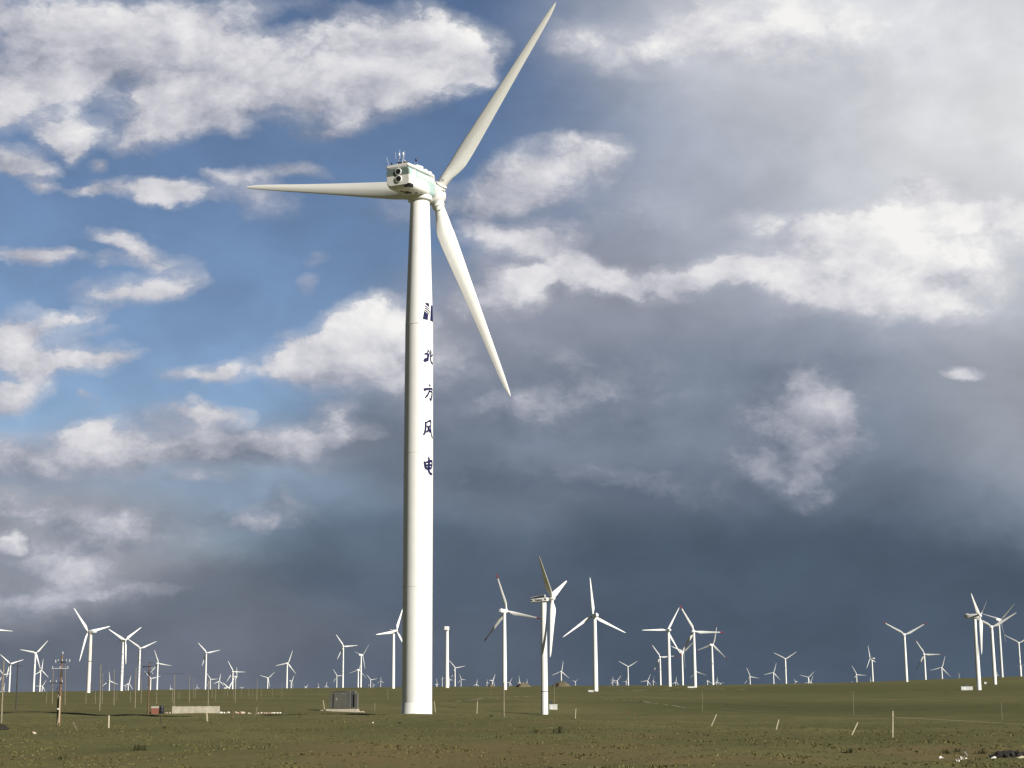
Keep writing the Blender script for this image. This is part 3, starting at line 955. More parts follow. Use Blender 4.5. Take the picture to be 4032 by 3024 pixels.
def big_turbine():
    root = empty('wind_turbine', BASE, YAW)
    tag(root, 'huge white wind turbine with dark blue vertical lettering, filling the picture height', 'wind turbine', 'wind turbines across the plain')
    # tower
    m = MB()
    zs = np.concatenate([np.linspace(-0.4, Z_SEAM, 30), np.linspace(Z_SEAM + 0.01, H_TOP, 30)])
    m.lathe([(tower_radius(z), z) for z in zs], 96)
    tower = m.build('tower', WHITE, root)
    for z, dz in ((Z_SEAM, .055), (at(1641, 1788, D0).z - BASE.z, .03), (at(1641, 2312, D0).z - BASE.z, .03)):
        r = tower_radius(z)
        MB().lathe([(r, z - dz - .01), (r + dz * .27, z - dz), (r + dz * .27, z + dz), (r, z + dz + .01)], 96).build(
            'flange_seam', material('seam_grey', (0.60, 0.59, 0.54), 0.5, 0.05, 1), tower)
    m = MB()
    m.lathe([(R_BOT + 0.02, -0.35), (R_BOT + 0.05, -0.3), (R_BOT + 0.05, 0.18), (R_BOT + 0.012, 0.22), (R_BOT + 0.012, 1.60), (R_BOT, 1.62)], 96)
    m.build('base_ring', WHITE, tower)
    # lettering: bearing on the tower measured from the camera side, to the right
    to_cam = math.atan2(-BASE.y, -BASE.x)

    def on_tower(bearing, z, lift):
        a = to_cam + bearing - YAW
        r = tower_radius(z) + lift
        return (r * math.cos(a), r * math.sin(a), z)

    t0, t1 = math.radians(19), math.radians(75)
    for (yt, yb), g in zip(((1384, 1437), (1520, 1580), (1662, 1727), (1806, 1870)), GLYPHS):
        zt, zb = at(1690, yt, D0).z - BASE.z, at(1690, yb, D0).z - BASE.z
        ch = MB()
        glyph_on(ch, g, lambda x, y, lift: on_tower(t0 + (t1 - t0) * x, zb + (zt - zb) * y, lift))
        ch.build('lettering', NAVY, tower)
    em = MB()
    zt, zb = at(1690, 1202, D0).z - BASE.z, at(1690, 1270, D0).z - BASE.z
    R17 = tower_radius(zb)

    def on_emblem(x, y, lift):
        # x in zoom pixels from the tower axis (384), unrolled on the surface; y 0..1
        return on_tower(x, zb + (zt - zb) * y, lift)

    def be(px_):                             # bearing of a place seen on the tower face
        return math.asin(max(-1, min(0.985, (px_ - 384) / 228.0)))
    for quad in (((490, 1.0), (552, 1.0), (550, .75), (484, .91)),
                 ((478, .86), (556, .68), (562, .60), (477, .78)), ((473, .74), (566, .53), (568, .45), (471, .66)), ((469, .62), (560, .40), (558, .33), (467, .55)),
                 ((464, .52), (537, .35), (524, .0), (441, .02))):
        poly_on(em, [(be(a), b) for a, b in quad], on_emblem)
    em.build('emblem', NAVY, tower)
    em = MB()
    poly_on(em, [(be(584), .93), (math.radians(92), .96), (math.radians(86), .0), (be(563), .0)], on_emblem)
    em.build('emblem', NAVY, tower)
    # yaw collar under the nacelle
    m = MB()
    m.lathe([(1.30, H_TOP - 0.02), (1.62, H_TOP + 0.05), (1.66, H_TOP + 0.55), (1.55, H_TOP + 0.75)], 64)
    m.build('yaw_collar', WHITE, root)
    # nacelle: rounded body, flat belly, white roof lip, a pale green band
    nz = H_TOP + 0.62                        # belly height
    W2, Z0, Z1 = 1.72, 0.0, 3.05
    yr, yf = -6.15, 2.15
    rings = []
    for y, sc, dz0, dz1 in ((yr, .955, .42, -.30), (yr + .05, .985, .30, -.24), (yr + .45, 1.0, .04, -.20), (yr + 1.2, 1, 0, -.20), (-2, 1, 0, -.2), (0.6, 1, 0, -.2),
                            (1.2, .98, .02, -.22), (1.75, .91, .12, -.32), (2.05, .80, .30, -.50), (yf, .70, .45, -.68)):
        rings.append(rounded_rect(W2 * sc, Z0 + dz0, Z1 + dz1, 0.62, y, n=8))
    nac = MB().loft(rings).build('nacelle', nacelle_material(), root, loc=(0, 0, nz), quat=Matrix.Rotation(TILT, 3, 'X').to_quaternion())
    split_normals(nac, 35)
    m = MB()
    m.loft([rounded_rect(W2 * .93, 2.86, 3.17, .15, yr - .03, 6), rounded_rect(W2 + .05, 2.76, 3.25, .22, yr + .10, 6), rounded_rect(W2 + .05, 2.76, 3.27, .22, -.5, 6),
            rounded_rect(W2 * .97, 2.76, 3.20, .20, 1.2, 6), rounded_rect(W2 * .80, 2.62, 3.0, .18, 1.95, 6)])
    for yy, hh in ((-3.1, .34), (-2.2, .40), (-.9, .22), (.3, .18)):
        m.bevel_box((1.15, yy, 3.24 + hh / 2), (.9, .8, hh), .07)
    m.bevel_box((-.7, -1.6, 3.36), (1.1, 1.8, .26), .07)
    roof = m.build('roof_cover', WHITE, nac)
    split_normals(roof, 35)
    for z in (2.20, 1.22):
        x = .10 if z > 2 else .13
        m = MB()
        m.lathe([(.39, yr - .10), (.46, yr - .10), (.46, yr + .02), (.39, yr + .02)], 36, axis='Y', at_=(x, 0, z))
        v = MB()
        v.lathe([(.38, yr - .06), (.38, yr - .02)], 36, axis='Y', at_=(x, 0, z))
        vo = v.build('vent', BLACK, nac)
        m2 = MB()
        n_ = 36
        vs, fs = [], []
        for r, y in ((.38, yr - .09), (.46, yr - .11), (.47, yr + .03)):
            for k in range(n_):
                a = 2 * math.pi * k / n_
                vs.append((x + r * math.cos(a), y, z + r * math.sin(a)))
        for i in range(2):
            for k in range(n_):
                fs.append((i * n_ + k, i * n_ + (k + 1) % n_, (i + 1) * n_ + (k + 1) % n_, (i + 1) * n_ + k))
        m2.add(vs, fs, True).build('vent_rim', WHITE, vo)
        g = MB()
        for k in range(5):
            g.box((x, yr - .065, z - .32 + .16 * k), (2 * math.sqrt(max(.02, .37 ** 2 - (.32 - .16 * k) ** 2)), .01, .018))
        g.build('vent_grille', DARKMETAL, vo)
    MB().bevel_box((W2 - .42, yr + .52, .30), (.90, 1.0, .42), .03).build('air_intake', BLACK, nac)
    m = MB()
    m.bevel_box((-.1, -3.4, -.02), (.8, 1.1, .10), .03); m.bevel_box((.75, -2.5, -.02), (.4, .3, .08), .02); m.bevel_box((-.45, -4.3, -.02), (.25, .7, .06), .02)
    m.build('belly_hatch', DARKMETAL, nac)
    # white lettering on the band
    m = MB()

    def side(y, z, lift):
        return (W2 + lift + .002, y, z)
    poly_on(m, [(-5.15, 2.55), (-4.75, 2.60), (-4.85, 1.72), (-5.35, 1.72)], side); poly_on(m, [(-4.62, 2.60), (-4.30, 2.60), (-4.42, 1.72), (-4.72, 1.72)], side)
    m.build('emblem', WHITE, nac)
    for k in range(5):
        y0 = -3.75 + 0.92 * k
        m = MB()
        glyph_on(m, GLYPHS[(0, 1, 3, 2, 3)[k]], lambda x, y, lift: (W2 + lift + .002, y0 + .74 * x, 1.78 + .74 * y))
        m.build('lettering', WHITE, nac)
    # weather masts and lamps on the roof
    m = MB()
    for sx in (-.42, .42):
        m.tube([(sx, yr + .7, 3.2), (sx, yr + .72, 3.75), (sx * .75 + .1, yr + .72, 3.98), (sx * .6 + .28, yr + .72, 4.35), (sx * .6 + .2, yr + .72, 4.75)], .045, 8)
    m.tube([(.75, yr + 1.0, 3.2), (.70, yr + 1.0, 3.7), (.52, yr + .8, 4.0)], .04, 8)
    for sx in (-.6, 0.02, .72):
        m.tube([(sx, yr + .72, 4.2), (sx, yr + .72, 5.1 + .3 * (sx == .02))], .018, 6)
    ms = m.build('weather_mast', STEEL, nac)
    m = MB()
    m.tube([(.45 * math.cos(a) + .05, yr + .72, 4.4 + .4 * math.sin(a)) for a in np.linspace(math.pi, 2 * math.pi, 12)], .022, 6)
    m.build('lightning_loop', DARKMETAL, ms)
    for sx in (-.06, .52):
        MB().lathe([(.05, 4.55), (.10, 4.58), (.10, 4.88), (.04, 4.93)], 12, at_=(sx, yr + .72, 0)).build('sensor', material('sensor_white', (.85, .86, .88), .3, .02, 2), ms)
    MB().bevel_box((.1, yr + 1.3, 3.5), (1.3, .7, .55), .06).build('cooler_box', material('brown_box', (.09, .06, .05), .7, .2, 3), nac)
    for sx, yy, dx in ((-1.25, yr + .35, -.55), (1.55, yr + 1.6, .5)):
        m = MB()
        m.tube([(sx, yy, 3.2), (sx + dx * .55, yy, 3.62), (sx + dx, yy, 3.72 if dx > 0 else 4.5)], [.035, .03, .014], 6)
        lm = m.build('lamp_bracket', STEEL, nac)
        MB().lathe([(.06, 3.25), (.12, 3.3), (.12, 3.62), (.05, 3.70)], 12, at_=(sx + .22 if dx < 0 else sx + .42, yy, 0.0 if dx < 0 else .42)).build('warning_lamp', material('lamp_dark', (.03, .02, .05), .4, .1, 3), lm)
    # hub and blades
    hub_z = 66.60 - BASE.z
    OV, LB = 4.26, 30.78
    tq = Matrix.Rotation(TILT, 3, 'X').to_quaternion()
    hub = MB().lathe([(.9, -1.75), (1.30, -1.70), (1.36, -1.55), (1.36, -.95), (1.42, -.9), (1.42, .55), (1.30, .95), (1.0, 1.3), (.55, 1.55), (.08, 1.62)], 48, axis='Y').build(
        'hub', WHITE, root, loc=(0, OV, hub_z), quat=tq)
    split_normals(hub, 30)
    m = MB()
    m.bevel_box((1.40, -.15, .55), (.06, .5, .28), .02, Matrix.Rotation(.4, 3, 'Y'))
    m.build('hub_hatch', material('seam_grey', (0.60, 0.59, 0.54), 0.5, 0.05, 1), hub)
    big = blade_mesh('blade', s0=.045, n=36, steps=80, prebend=0.0)
    big.materials.append(BLADE_WHITE)
    for k in range(3):
        ph = 0.691 + k * 2 * math.pi / 3
        rot = Matrix.Rotation(TILT, 3, 'X') @ Matrix.Rotation(ph, 3, 'Y') @ Matrix.Rotation(-CONE, 3, 'X') @ Matrix.Rotation(math.radians((12, -10, 2)[k]), 3, 'Z')
        bl = obj('blade', big, None, root, loc=(0, OV, hub_z), quat=rot.to_quaternion(), scale=(LB * .98, LB, LB))
        # root flange and its seam, in blade units
        fl = MB().lathe([(.0245, .040), (.0290, .0405), (.0290, .049), (.0262, .0495), (.0262, .0535), (.0285, .054), (.0285, .061), (.0235, .0615)], 40)
        fl.build('root_flange', WHITE, bl)
        mk = MB()
        for j in range(6):
            mk.box((-.010 + .0036 * j, -.0236, .083), (.0022, .0006, .0045))
        mk.build('blade_marking', material('marking_grey', (.18, .16, .12), .6, .1, 4), bl)
    return root


def nacelle_material():
    """white shell with a pale green band that sweeps down at the front, read from the shell's own coordinates"""
    m = bpy.data.materials.new('nacelle_shell')
    m.use_nodes = True
    t = m.node_tree; N = t.nodes; L = t.links
    b = N['Principled BSDF']; b.inputs['Roughness'].default_value = 0.4
    tc = N.new('ShaderNodeTexCoord'); sp = N.new('ShaderNodeSeparateXYZ'); L.new(tc.outputs['Object'], sp.inputs[0])

    def mt(op, a, c=None, d=None):
        n = N.new('ShaderNodeMath'); n.operation = op
        for i, q in enumerate((a, c, d)):
            if q is None: continue
            if hasattr(q, 'is_output'): L.new(q, n.inputs[i])
            else: n.inputs[i].default_value = q
        return n.outputs[0]

    def inside(y1, z1, r):
        """1 behind y1 and below z1, the corner rounded by r"""
        a = mt('MAXIMUM', mt('SUBTRACT', sp.outputs[1], y1 - r), 0.0)
        c = mt('MAXIMUM', mt('SUBTRACT', sp.outputs[2], z1 - r), 0.0)
        return mt('LESS_THAN', mt('SQRT', mt('ADD', mt('MULTIPLY', a, a), mt('MULTIPLY', c, c))), r)
    teal = mt('MULTIPLY', inside(1.45, 2.72, 1.5), mt('SUBTRACT', 1.0, inside(-.35, 1.70, 1.25)))
    mx = N.new('ShaderNodeMix'); mx.data_type = 'RGBA'
    L.new(teal, mx.inputs[0])
    mx.inputs[6].default_value = (.78, .77, .72, 1); mx.inputs[7].default_value = (.42, .56, .54, 1)
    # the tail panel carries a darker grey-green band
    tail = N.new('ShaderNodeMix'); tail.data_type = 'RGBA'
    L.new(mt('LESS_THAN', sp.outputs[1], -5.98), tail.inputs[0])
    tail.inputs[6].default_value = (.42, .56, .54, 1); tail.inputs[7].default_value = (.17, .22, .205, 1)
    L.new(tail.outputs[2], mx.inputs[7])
    ns = N.new('ShaderNodeTexNoise'); ns.inputs['Scale'].default_value = .8; ns.inputs['Detail'].default_value = 5
    L.new(tc.outputs['Object'], ns.inputs['Vector'])
    mr = N.new('ShaderNodeMapRange')
    for i, q in ((1, .3), (2, .7), (3, .95), (4, 1.03)): mr.inputs[i].default_value = q
    L.new(ns.outputs['Fac'], mr.inputs[0])
    vs = N.new('ShaderNodeVectorMath'); vs.operation = 'SCALE'
    L.new(mx.outputs[2], vs.inputs[0]); L.new(mr.outputs[0], vs.inputs['Scale'])
    L.new(vs.outputs[0], b.inputs['Base Color'])
    return m


big_turbine()

# ------------------------------------------------------------------ the other turbines of the plain
VIEW = {1: (0, 2350, 3.0157), 2: (600, 2350, 3.0157), 3: (1200, 2350, 3.0157), 4: (1700, 2150, 2.2114),
        5: (2200, 2200, 2.37), 6: (2800, 2300, 2.553), 7: (3400, 2300, 2.764), 8: (500, 2700, 3.403)}


def frame(v, x, y):
    ox, oy, s = VIEW[v]
    return ox + x / s, oy + y / s


_PH = np.radians(np.arange(0, 360, 2.0))
_C = np.linspace(0.12, 0.99, 45)


def rotor_fit(hub, tips):
    """length in px, foreshortening and first blade angle (clockwise from up) of a rotor seen at hub with blade tips"""
    t = [(a - hub[0], hub[1] - b) for a, b in tips]
    if len(t) == 2:
        t.append((-t[0][0] - t[1][0], -t[0][1] - t[1][1]))
    t.sort(key=lambda q: math.atan2(q[0], q[1]))
    X = np.array([q[0] for q in t]); Y = np.array([q[1] for q in t])
    best = None
    for c in _C:
        ang = _PH[:, None] + np.arange(3)[None] * 2 * math.pi / 3
        A = c * np.sin(ang); B = np.cos(ang)
        Lh = (A * X + B * Y).sum(1) / (A * A + B * B).sum(1)
        e = ((A * Lh[:, None] - X) ** 2 + (B * Lh[:, None] - Y) ** 2).sum(1) + 1e9 * (Lh < 0)
        i = int(e.argmin())
        if best is None or e[i] < best[0]:
            best = (e[i], float(Lh[i]), float(c), float(_PH[i]))
    return best[1:]


def blade_light(a, f, p, pos):
    """(sunlight, openness to the camera) of the flat of a blade at rotor angle f with pitch p"""
    n = Vector((math.sin(a), math.cos(a), 0)); e = Vector((math.cos(a), -math.sin(a), 0)); z = Vector((0, 0, 1))
    q = math.radians(p - 4)
    m = -n * math.cos(q) + (e * math.cos(f) - z * math.sin(f)) * math.sin(q)
    v = -m.dot(pos.normalized())
    return (m.dot(to_sun), v) if v > 0 else (-m.dot(to_sun), -v)


def blade_pitches(a, phis, pos, dark):
    """the collective pitch that shows most sunlit blade; blades named dark turn their shaded flat to the camera"""
    def score(p, k):
        l, v = blade_light(a, phis[k], p, pos)
        return math.sqrt(min(max(l, 0), .6)) * v
    ps = range(-85, 86, 5)
    lit = [k for k in range(3) if k not in dark]
    best = max(ps, key=lambda p: sum(score(p, k) for k in lit) - abs(p) * .0012)
    out = [best] * 3
    if dark:
        out = [max(ps, key=lambda p: score(p, k)) for k in range(3)]
    for k in dark:
        out[k] = max(ps, key=lambda p: (lambda l, v: v - 3 * max(l + .1, 0))(*blade_light(a, phis[k], p, pos)))
    return out


def far_turbine(v, hub, tips, length=24.0, base=None, side=1, label='', red=False, tower_mat=None, letters=0,
                dark=(), toward=None, nac=1.0, blade_mat=None, wide=False, radius=0.056, blades=True, ring=None, c_fix=None):
    hp = frame(v, *hub)
    Lp, c, ph = rotor_fit(hp, [frame(v, *q) for q in tips])
    if c_fix: c = c_fix
    if base is not None:                         # foot of the tower is in view: its place on the ground gives the distance
        f = land(*frame(v, *base))
        y = f.y + 0.135 * length * c
        length = Lp * y / FOC * 1.0
    else:
        y = FOC * length / Lp
    if toward is None: toward = c < .82 and side > 0 and blade_mat is None
    hpos = at(hp[0], hp[1], y)
    a = math.atan2(hpos.x, hpos.y) + (math.pi - math.acos(c) if toward else math.acos(c)) * side      # heading of the rotor axis, clockwise from north
    x0, y0 = hpos.x - math.sin(a) * 0.135 * length, hpos.y - math.cos(a) * 0.135 * length
    z0 = gz(x0, y0)
    root = empty('wind_turbine', (x0, y0, z0), -a)
    tag(root, label, 'wind turbine', 'wind turbines across the plain')
    H = hpos.z - z0 - 0.055 * length
    tm = tower_mat or FAR_WHITE
    r0 = radius * length
    prof = [(r0, -1.0), (r0, 0.3), (r0 * .97, H * .3), (r0 * .86, H * .65), (r0 * .70, H)]
    tw = MB().lathe(prof, 20).build('tower', tm, root)
    rr = lambda z: float(np.interp(z, [p[1] for p in prof], [p[0] for p in prof]))
    cam_b = math.atan2(-y0, -x0)
    if letters:
        place = lambda bearing, z, lift: ((rr(z) + lift + .02) * math.cos(cam_b + bearing + a), (rr(z) + lift + .02) * math.sin(cam_b + bearing + a), z)
        for k, zf in enumerate(letters):
            zc, hh = H * zf, r0 * 1.1
            m = MB()
            b0, b1 = math.radians(-20), math.radians(38)
            glyph_on(m, GLYPHS[k % 4], lambda X_, Y_, lift: place(b0 + (b1 - b0) * X_, zc + hh * (Y_ - .5), lift))
            m.build('lettering', NAVY, tw)
    if ring:
        z = H * ring
        MB().lathe([(rr(z) + .01, z - .3), (rr(z) + .05, z - .25), (rr(z) + .05, z + .25), (rr(z) + .01, z + .3)], 20).build('flange_band', DARKMETAL, tw)
    hz = hpos.z - z0
    obj('nacelle', MESH_NACELLE, None, root, loc=(0, 0, hz), scale=(length * nac,) * 3)
    obj('hub', MESH_HUB, None, root, loc=(0, 0, hz), scale=(length,) * 3)
    phis = [(ph + k * 2 * math.pi / 3) * (-1 if toward else 1) for k in range(3)]
    ang = [math.atan2(q[0] - hub[0], hub[1] - q[1]) for q in tips]
    dk = [max(range(3), key=lambda k: math.cos(ph + k * 2 * math.pi / 3 - ang[i])) for i in dark]
    pts = blade_pitches(a, phis, hpos, dk)
    for k in range(3):
        q = axis_quat(0, phis[k], math.radians(pts[k]))
        me = MESH_BLADE_CUT if red else MESH_BLADE_WIDE if wide else MESH_BLADE
        bl = obj('blade', me, None, root, loc=(0, 0.135 * length, hz), quat=q, scale=(length,) * 3)
        if blade_mat:
            bl.material_slots[0].link = 'OBJECT'; bl.material_slots[0].material = blade_mat
        if red:
            obj('red_tip', MESH_TIP, None, bl)
    return root


LET = (.74, .62, .52, .44, .36)
T = far_turbine
# left of the huge tower
T(1, (-62, 385), [(145, 392), (-200, 560)], 24, label='wind turbine almost wholly cut off by the left edge, one level blade tip showing')
T(1, (120, 795), [(8, 695), (272, 733)], 23, label='white wind turbine behind the dark crossarm pole, leftmost with its tower in view', side=-1)
T(1, (35, 922), [(160, 880), (-12, 872)], 20, label='smaller wind turbine half hidden behind the leftmost wooden pole')
T(1, (45, 1105), [(80, 985), (68, 1130), (0, 1110)], 20, label='tiny wind turbine with its hub at the grass line at the far left edge')
T(1, (430, 668), [(560, 520), (250, 633), (488, 858)], 24, letters=(.77,), label='white wind turbine between the dark crossarm pole and the insulator pole, taller of two', wide=True)
T(1, (497, 875), [(513, 728), (608, 952), (440, 905)], 23, label='mid-sized wind turbine just left of the insulator pole, lower neighbour of the taller one')
T(1, (505, 1060), [(545, 975), (420, 1052), (540, 1122)], 22, label='tiny wind turbine at the foot of the tower just left of the insulator pole')
T(1, (1045, 415), [(877, 170), (1293, 330), (937, 780)], 24, side=-1, tower_mat=DIRTY_WHITE, ring=.53, wide=True, radius=.060,
  label='rust-stained wind turbine with a dark ring round its tower, tallest on the left')
T(1, (1303, 997), [(1300, 890), (1403, 1040), (1220, 1060)], 22, label='small wind turbine between the rust-stained turbine and the pair with dark lettering')
T(1, (1490, 515), [(1303, 397), (1680, 368), (1518, 805)], 24, letters=LET, wide=True, label='wind turbine with dark lettering down its tower, taller and left one of a close pair')
T(1, (1535, 1030), [(1555, 942), (1583, 1110), (1478, 1060)], 22, label='small wind turbine low between the two lettered towers, the taller of two there')
T(1, (1493, 1068), [(1530, 1045), (1465, 1060)], 20, label='tiny wind turbine touching the foot of the taller lettered tower')
T(1, (1668, 612), [(1524, 520), (1865, 497)], 24, letters=LET, wide=True, label='wind turbine with dark lettering down its tower, lower and right one of a close pair')
T(1, (1793, 970), [(1910, 935), (1720, 895)], 22, label='small wind turbine behind the brown wooden pole with ring insulators')
T(1, (1882, 790), [(1838, 640), (2033, 812)], 24, ring=.7, label='wind turbine with one blade level to the right, above the red brick pier')
T(2, (220, 1095), [(225, 1045), (248, 1088)], 22, label='tiny wind turbine peeping over the grass line above the left end of the concrete wall')
T(2, (530, 1075), [(545, 1040), (562, 1078)], 22, label='tiny wind turbine low over the grass line above the concrete wall')
T(2, (645, 665), [(540, 525), (818, 627), (625, 795)], 24, wide=True, label='tall wind turbine standing over the right half of the concrete wall')
T(2, (692, 980), [(650, 930), (795, 958)], 22, label='small wind turbine just right of the tall one over the concrete wall')
T(2, (797, 1000), [(813, 912), (848, 1053), (727, 1032)], 22, label='small wind turbine over the right end of the concrete wall')
T(2, (912, 1086), [(930, 955), (895, 1020)], 18, c_fix=.4, label='turbine hub low on the grass line left of the pair with crossing blades')
T(2, (960, 888), [(897, 768), (1107, 888)], 24, label='wind turbine with a blade level to the right, left one of two with crossing blades')
T(2, (1003, 945), [(1003, 812), (1035, 967), (985, 985)], 22, label='wind turbine seen nearly edge-on, right one of two with crossing blades')
T(2, (1065, 1085), [(1092, 1062), (1040, 1070)], 20, label='tiny turbine just right of the pair with crossing blades')
T(2, (1375, 965), [(1273, 933), (1448, 890), (1395, 1072)], 22, label='low wind turbine with a wide Y of blades, standing alone over the rubble line')
T(2, (1610, 790), [(1665, 642), (1468, 823), (1708, 915)], 24, wide=True, label='wind turbine with a blade steeply up to the right, over the rubble line end')
T(2, (1660, 1003), [(1700, 930), (1637, 992), (1685, 1083)], 22, label='small wind turbine close on the right of the one over the rubble end')
T(2, (1828, 1078), [(1857, 1032), (1805, 1062)], 20, label='tiny wind turbine on the grass line well left of the grey cabinet')
T(2, (1977, 1075), [(1977, 1020), (1990, 1085)], 20, c_fix=.35, label='tiny faint wind turbine seen edge-on left of the grey cabinet')
T(2, (2068, 1055), [(2083, 1008), (2040, 1080), (2094, 1080)], 20, label='tiny wind turbine on the grass line above the left end of the grey cabinet')
T(3, (383, 937), [(337, 843), (492, 937), (378, 985)], 22, label='small wind turbine above the grey cabinet, its level blade passing behind a taller tower')
T(3, (462, 588), [(367, 412), (660, 580), (435, 695)], 24, letters=(.72, .5, .42), wide=True, label='tall wind turbine rising above the grey cabinet with one level blade')
T(3, (645, 868), [(527, 905), (733, 968)], 23, label='shorter of two overlapping wind turbines just right of the grey cabinet')
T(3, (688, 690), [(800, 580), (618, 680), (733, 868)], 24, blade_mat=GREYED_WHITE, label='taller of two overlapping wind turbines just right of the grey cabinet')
T(3, (783, 985), [(722, 907), (877, 970), (775, 1030)], 22, label='small wind turbine with a level blade, midway between grey cabinet and huge tower')
T(3, (815, 1050), [(806, 1010), (836, 1030), (800, 1075)], 20, label='tiny wind turbine low between the grey cabinet and the huge tower, left of two')
T(3, (903, 1000), [(900, 950), (943, 1020), (852, 1015)], 20, label='tiny wind turbine low between the grey cabinet and the huge tower, right of two')
T(3, (1090, 405), [(1152, 90), (858, 437)], 25, wide=True, label='large wind turbine close on the left of the huge tower, one blade nearly level left')
# right of the huge tower
T(3, (1575, 1040), [(1537, 963), (1600, 1050)], 20, label='tiny wind turbine low on the right of the huge tower, nearest to it')
T(3, (1636, 962), [(1632, 935), (1655, 975)], 12, label='stubby white turbine with a wide head, left of the bladeless tower', radius=.11)
T(3, (1722, 985), [(1708, 930), (1757, 988)], 20, label='tiny wind turbine close on the right of the bladeless tower foot')
T(3, (1787, 843), [(1707, 735), (1915, 822), (1765, 940)], 23, letters=(.62,), label='wind turbine just right of the bladeless tower, one blade level right')
T(3, (1857, 977), [(1836, 925), (1922, 985)], 21, label='small wind turbine right of the bladeless tower, the second one along')
T(3, (2043, 1035), [(2055, 972), (1990, 1053), (2063, 1060)], 20, label='tiny wind turbine left of the red-tipped turbine, farthest from it')
T(4, (485, 1190), [(466, 1155), (500, 1200)], 18, label='tiny wind turbine, middle one of three between bladeless tower and red-tipped turbine')
T(4, (535, 1170), [(546, 1118), (500, 1163)], 20, label='tiny wind turbine left of the red-tipped turbine, nearest to it')
T(4, (655, 568), [(572, 240), (950, 642), (450, 822)], 26, red=True, base=None, wide=True, label='large wind turbine with red blade tips, between huge tower and lettered nacelle', side=1)
T(4, (680, 1188), [(692, 1148), (692, 1212), (608, 1185)], 20, label='tiny wind turbine behind the foot of the large red-tipped turbine')
T(4, (768, 1192), [(761, 1128), (783, 1205)], 20, c_fix=.4, label='tiny wind turbine behind the brown spoil heap, left of two')
T(4, (829, 1192), [(834, 1155), (812, 1200)], 18, c_fix=.4, label='tiny wind turbine behind the brown spoil heap, right of two')
T(4, (1130, 1093), [(1145, 1012), (1047, 1130), (1198, 1162)], 22, label='small wind turbine rising behind a spoil heap right of the lettered-nacelle turbine')
T(4, (1253, 1180), [(1279, 1148), (1222, 1168), (1258, 1215)], 20, label='tiny wind turbine between the spoil heap and the upright-blade turbine')
T(5, (320, 532), [(297, 180), (45, 738), (625, 688)], base=(352, 1237), side=-1, radius=.062, label='large wind turbine with one blade straight up, standing on the near slope')
T(5, (508, 1142), [(500, 1098), (478, 1165), (528, 1160)], 20, label='tiny wind turbine on the grass line right of the upright-blade turbine, leftmost of three')
T(5, (545, 1140), [(590, 1080), (470, 1132), (557, 1175)], 20, label='small wind turbine on the grass line right of the upright-blade turbine, middle of three')
T(5, (630, 1145), [(636, 1105), (583, 1142), (650, 1180)], 20, label='tiny wind turbine on the grass line right of the upright-blade turbine, rightmost of three')
T(5, (648, 1008), [(557, 953), (735, 963)], 22, label='wind turbine with a symmetric Y rotor, right of the upright-blade turbine')
T(5, (830, 1140), [(857, 1083), (758, 1142)], 20, label='tiny wind turbine left of the red-tipped cluster, left of two')
T(5, (885, 1142), [(882, 1088), (928, 1170), (853, 1147)], 20, label='tiny wind turbine left of the red-tipped cluster, right of two')
T(5, (948, 918), [(868, 797), (1104, 916), (893, 1048)], 24, red=True, letters=(.62,), label='red-tipped wind turbine, lowest and leftmost of the overlapping cluster')
T(5, (1013, 668), [(1118, 480), (787, 668), (1153, 905)], 25, side=-1, label='tall thin-bladed wind turbine with a level left blade, left in the overlapping cluster', radius=.066)
T(5, (1095, 1150), [(1104, 1098), (1053, 1170), (1112, 1172)], 20, label='tiny wind turbine low between the two left towers of the overlapping cluster')
T(5, (1163, 870), [(1030, 818), (1264, 800), (1198, 1058)], 24, red=True, label='wind turbine with a wide Y rotor in the middle of the overlapping cluster')
T(5, (1265, 680), [(1135, 437), (1542, 692)], base=(1290, 1200), red=True, wide=True, label='tallest wind turbine of the overlapping cluster, level blade pointing right')
T(5, (1283, 1054), [(1380, 1085), (1203, 1135)], 22, label='low wind turbine hidden behind the tallest tower of the overlapping cluster')
T(5, (1393, 1142), [(1385, 1085), (1440, 1170), (1357, 1175)], 21, label='tiny wind turbine just right of the tallest tower of the overlapping cluster')
T(5, (1440, 805), [(1483, 625), (1292, 855), (1590, 948)], 24, red=True, letters=(.55,), label='red-tipped wind turbine, rightmost of the overlapping cluster')
T(5, (1478, 1148), [(1486, 1098), (1500, 1175), (1450, 1165)], 20, label='tiny wind turbine right of the cluster, left of two')
T(5, (1510, 1165), [(1552, 1138), (1490, 1150)], 20, label='tiny wind turbine right of the cluster, right of two')
T(6, (392, 930), [(357, 843), (480, 948), (330, 1003)], 22, label='small wind turbine standing alone right of the red-tipped cluster')
T(6, (628, 890), [(653, 800), (530, 915), (698, 972)], 22, label='small wind turbine left of the Y-shaped one with a straight trunk-like tower')
T(6, (748, 752), [(625, 685), (860, 690)], 22, letters=(.7,), label='wind turbine with a symmetric Y rotor, midway along the right ridge')
T(6, (850, 985), [(830, 925), (869, 928), (808, 998)], 20, c_fix=.5, label='tiny wind turbine with two blades upright in a V, midway along the right ridge')
T(6, (978, 938), [(880, 905), (1050, 878), (1005, 995)], 22, label='low wind turbine with a wide Y rotor, its foot sunk behind the right ridge')
T(6, (1003, 985), [(1018, 925), (935, 988)], 20, label='tiny wind turbine touching the low wide-Y turbine on the right ridge')
T(6, (1463, 910), [(1413, 820), (1555, 920), (1407, 990)], 22, label='small wind turbine left of the side-on turbine on the right ridge')
T(6, (1598, 748), [(1543, 610), (1563, 835)], 23, side=-1, c_fix=.40, label='wind turbine seen side-on, its nacelle pointing right, on the right ridge')
T(6, (1607, 980), [(1595, 930), (1620, 995)], 18, c_fix=.4, label='tiny wind turbine at the foot of the side-on turbine')
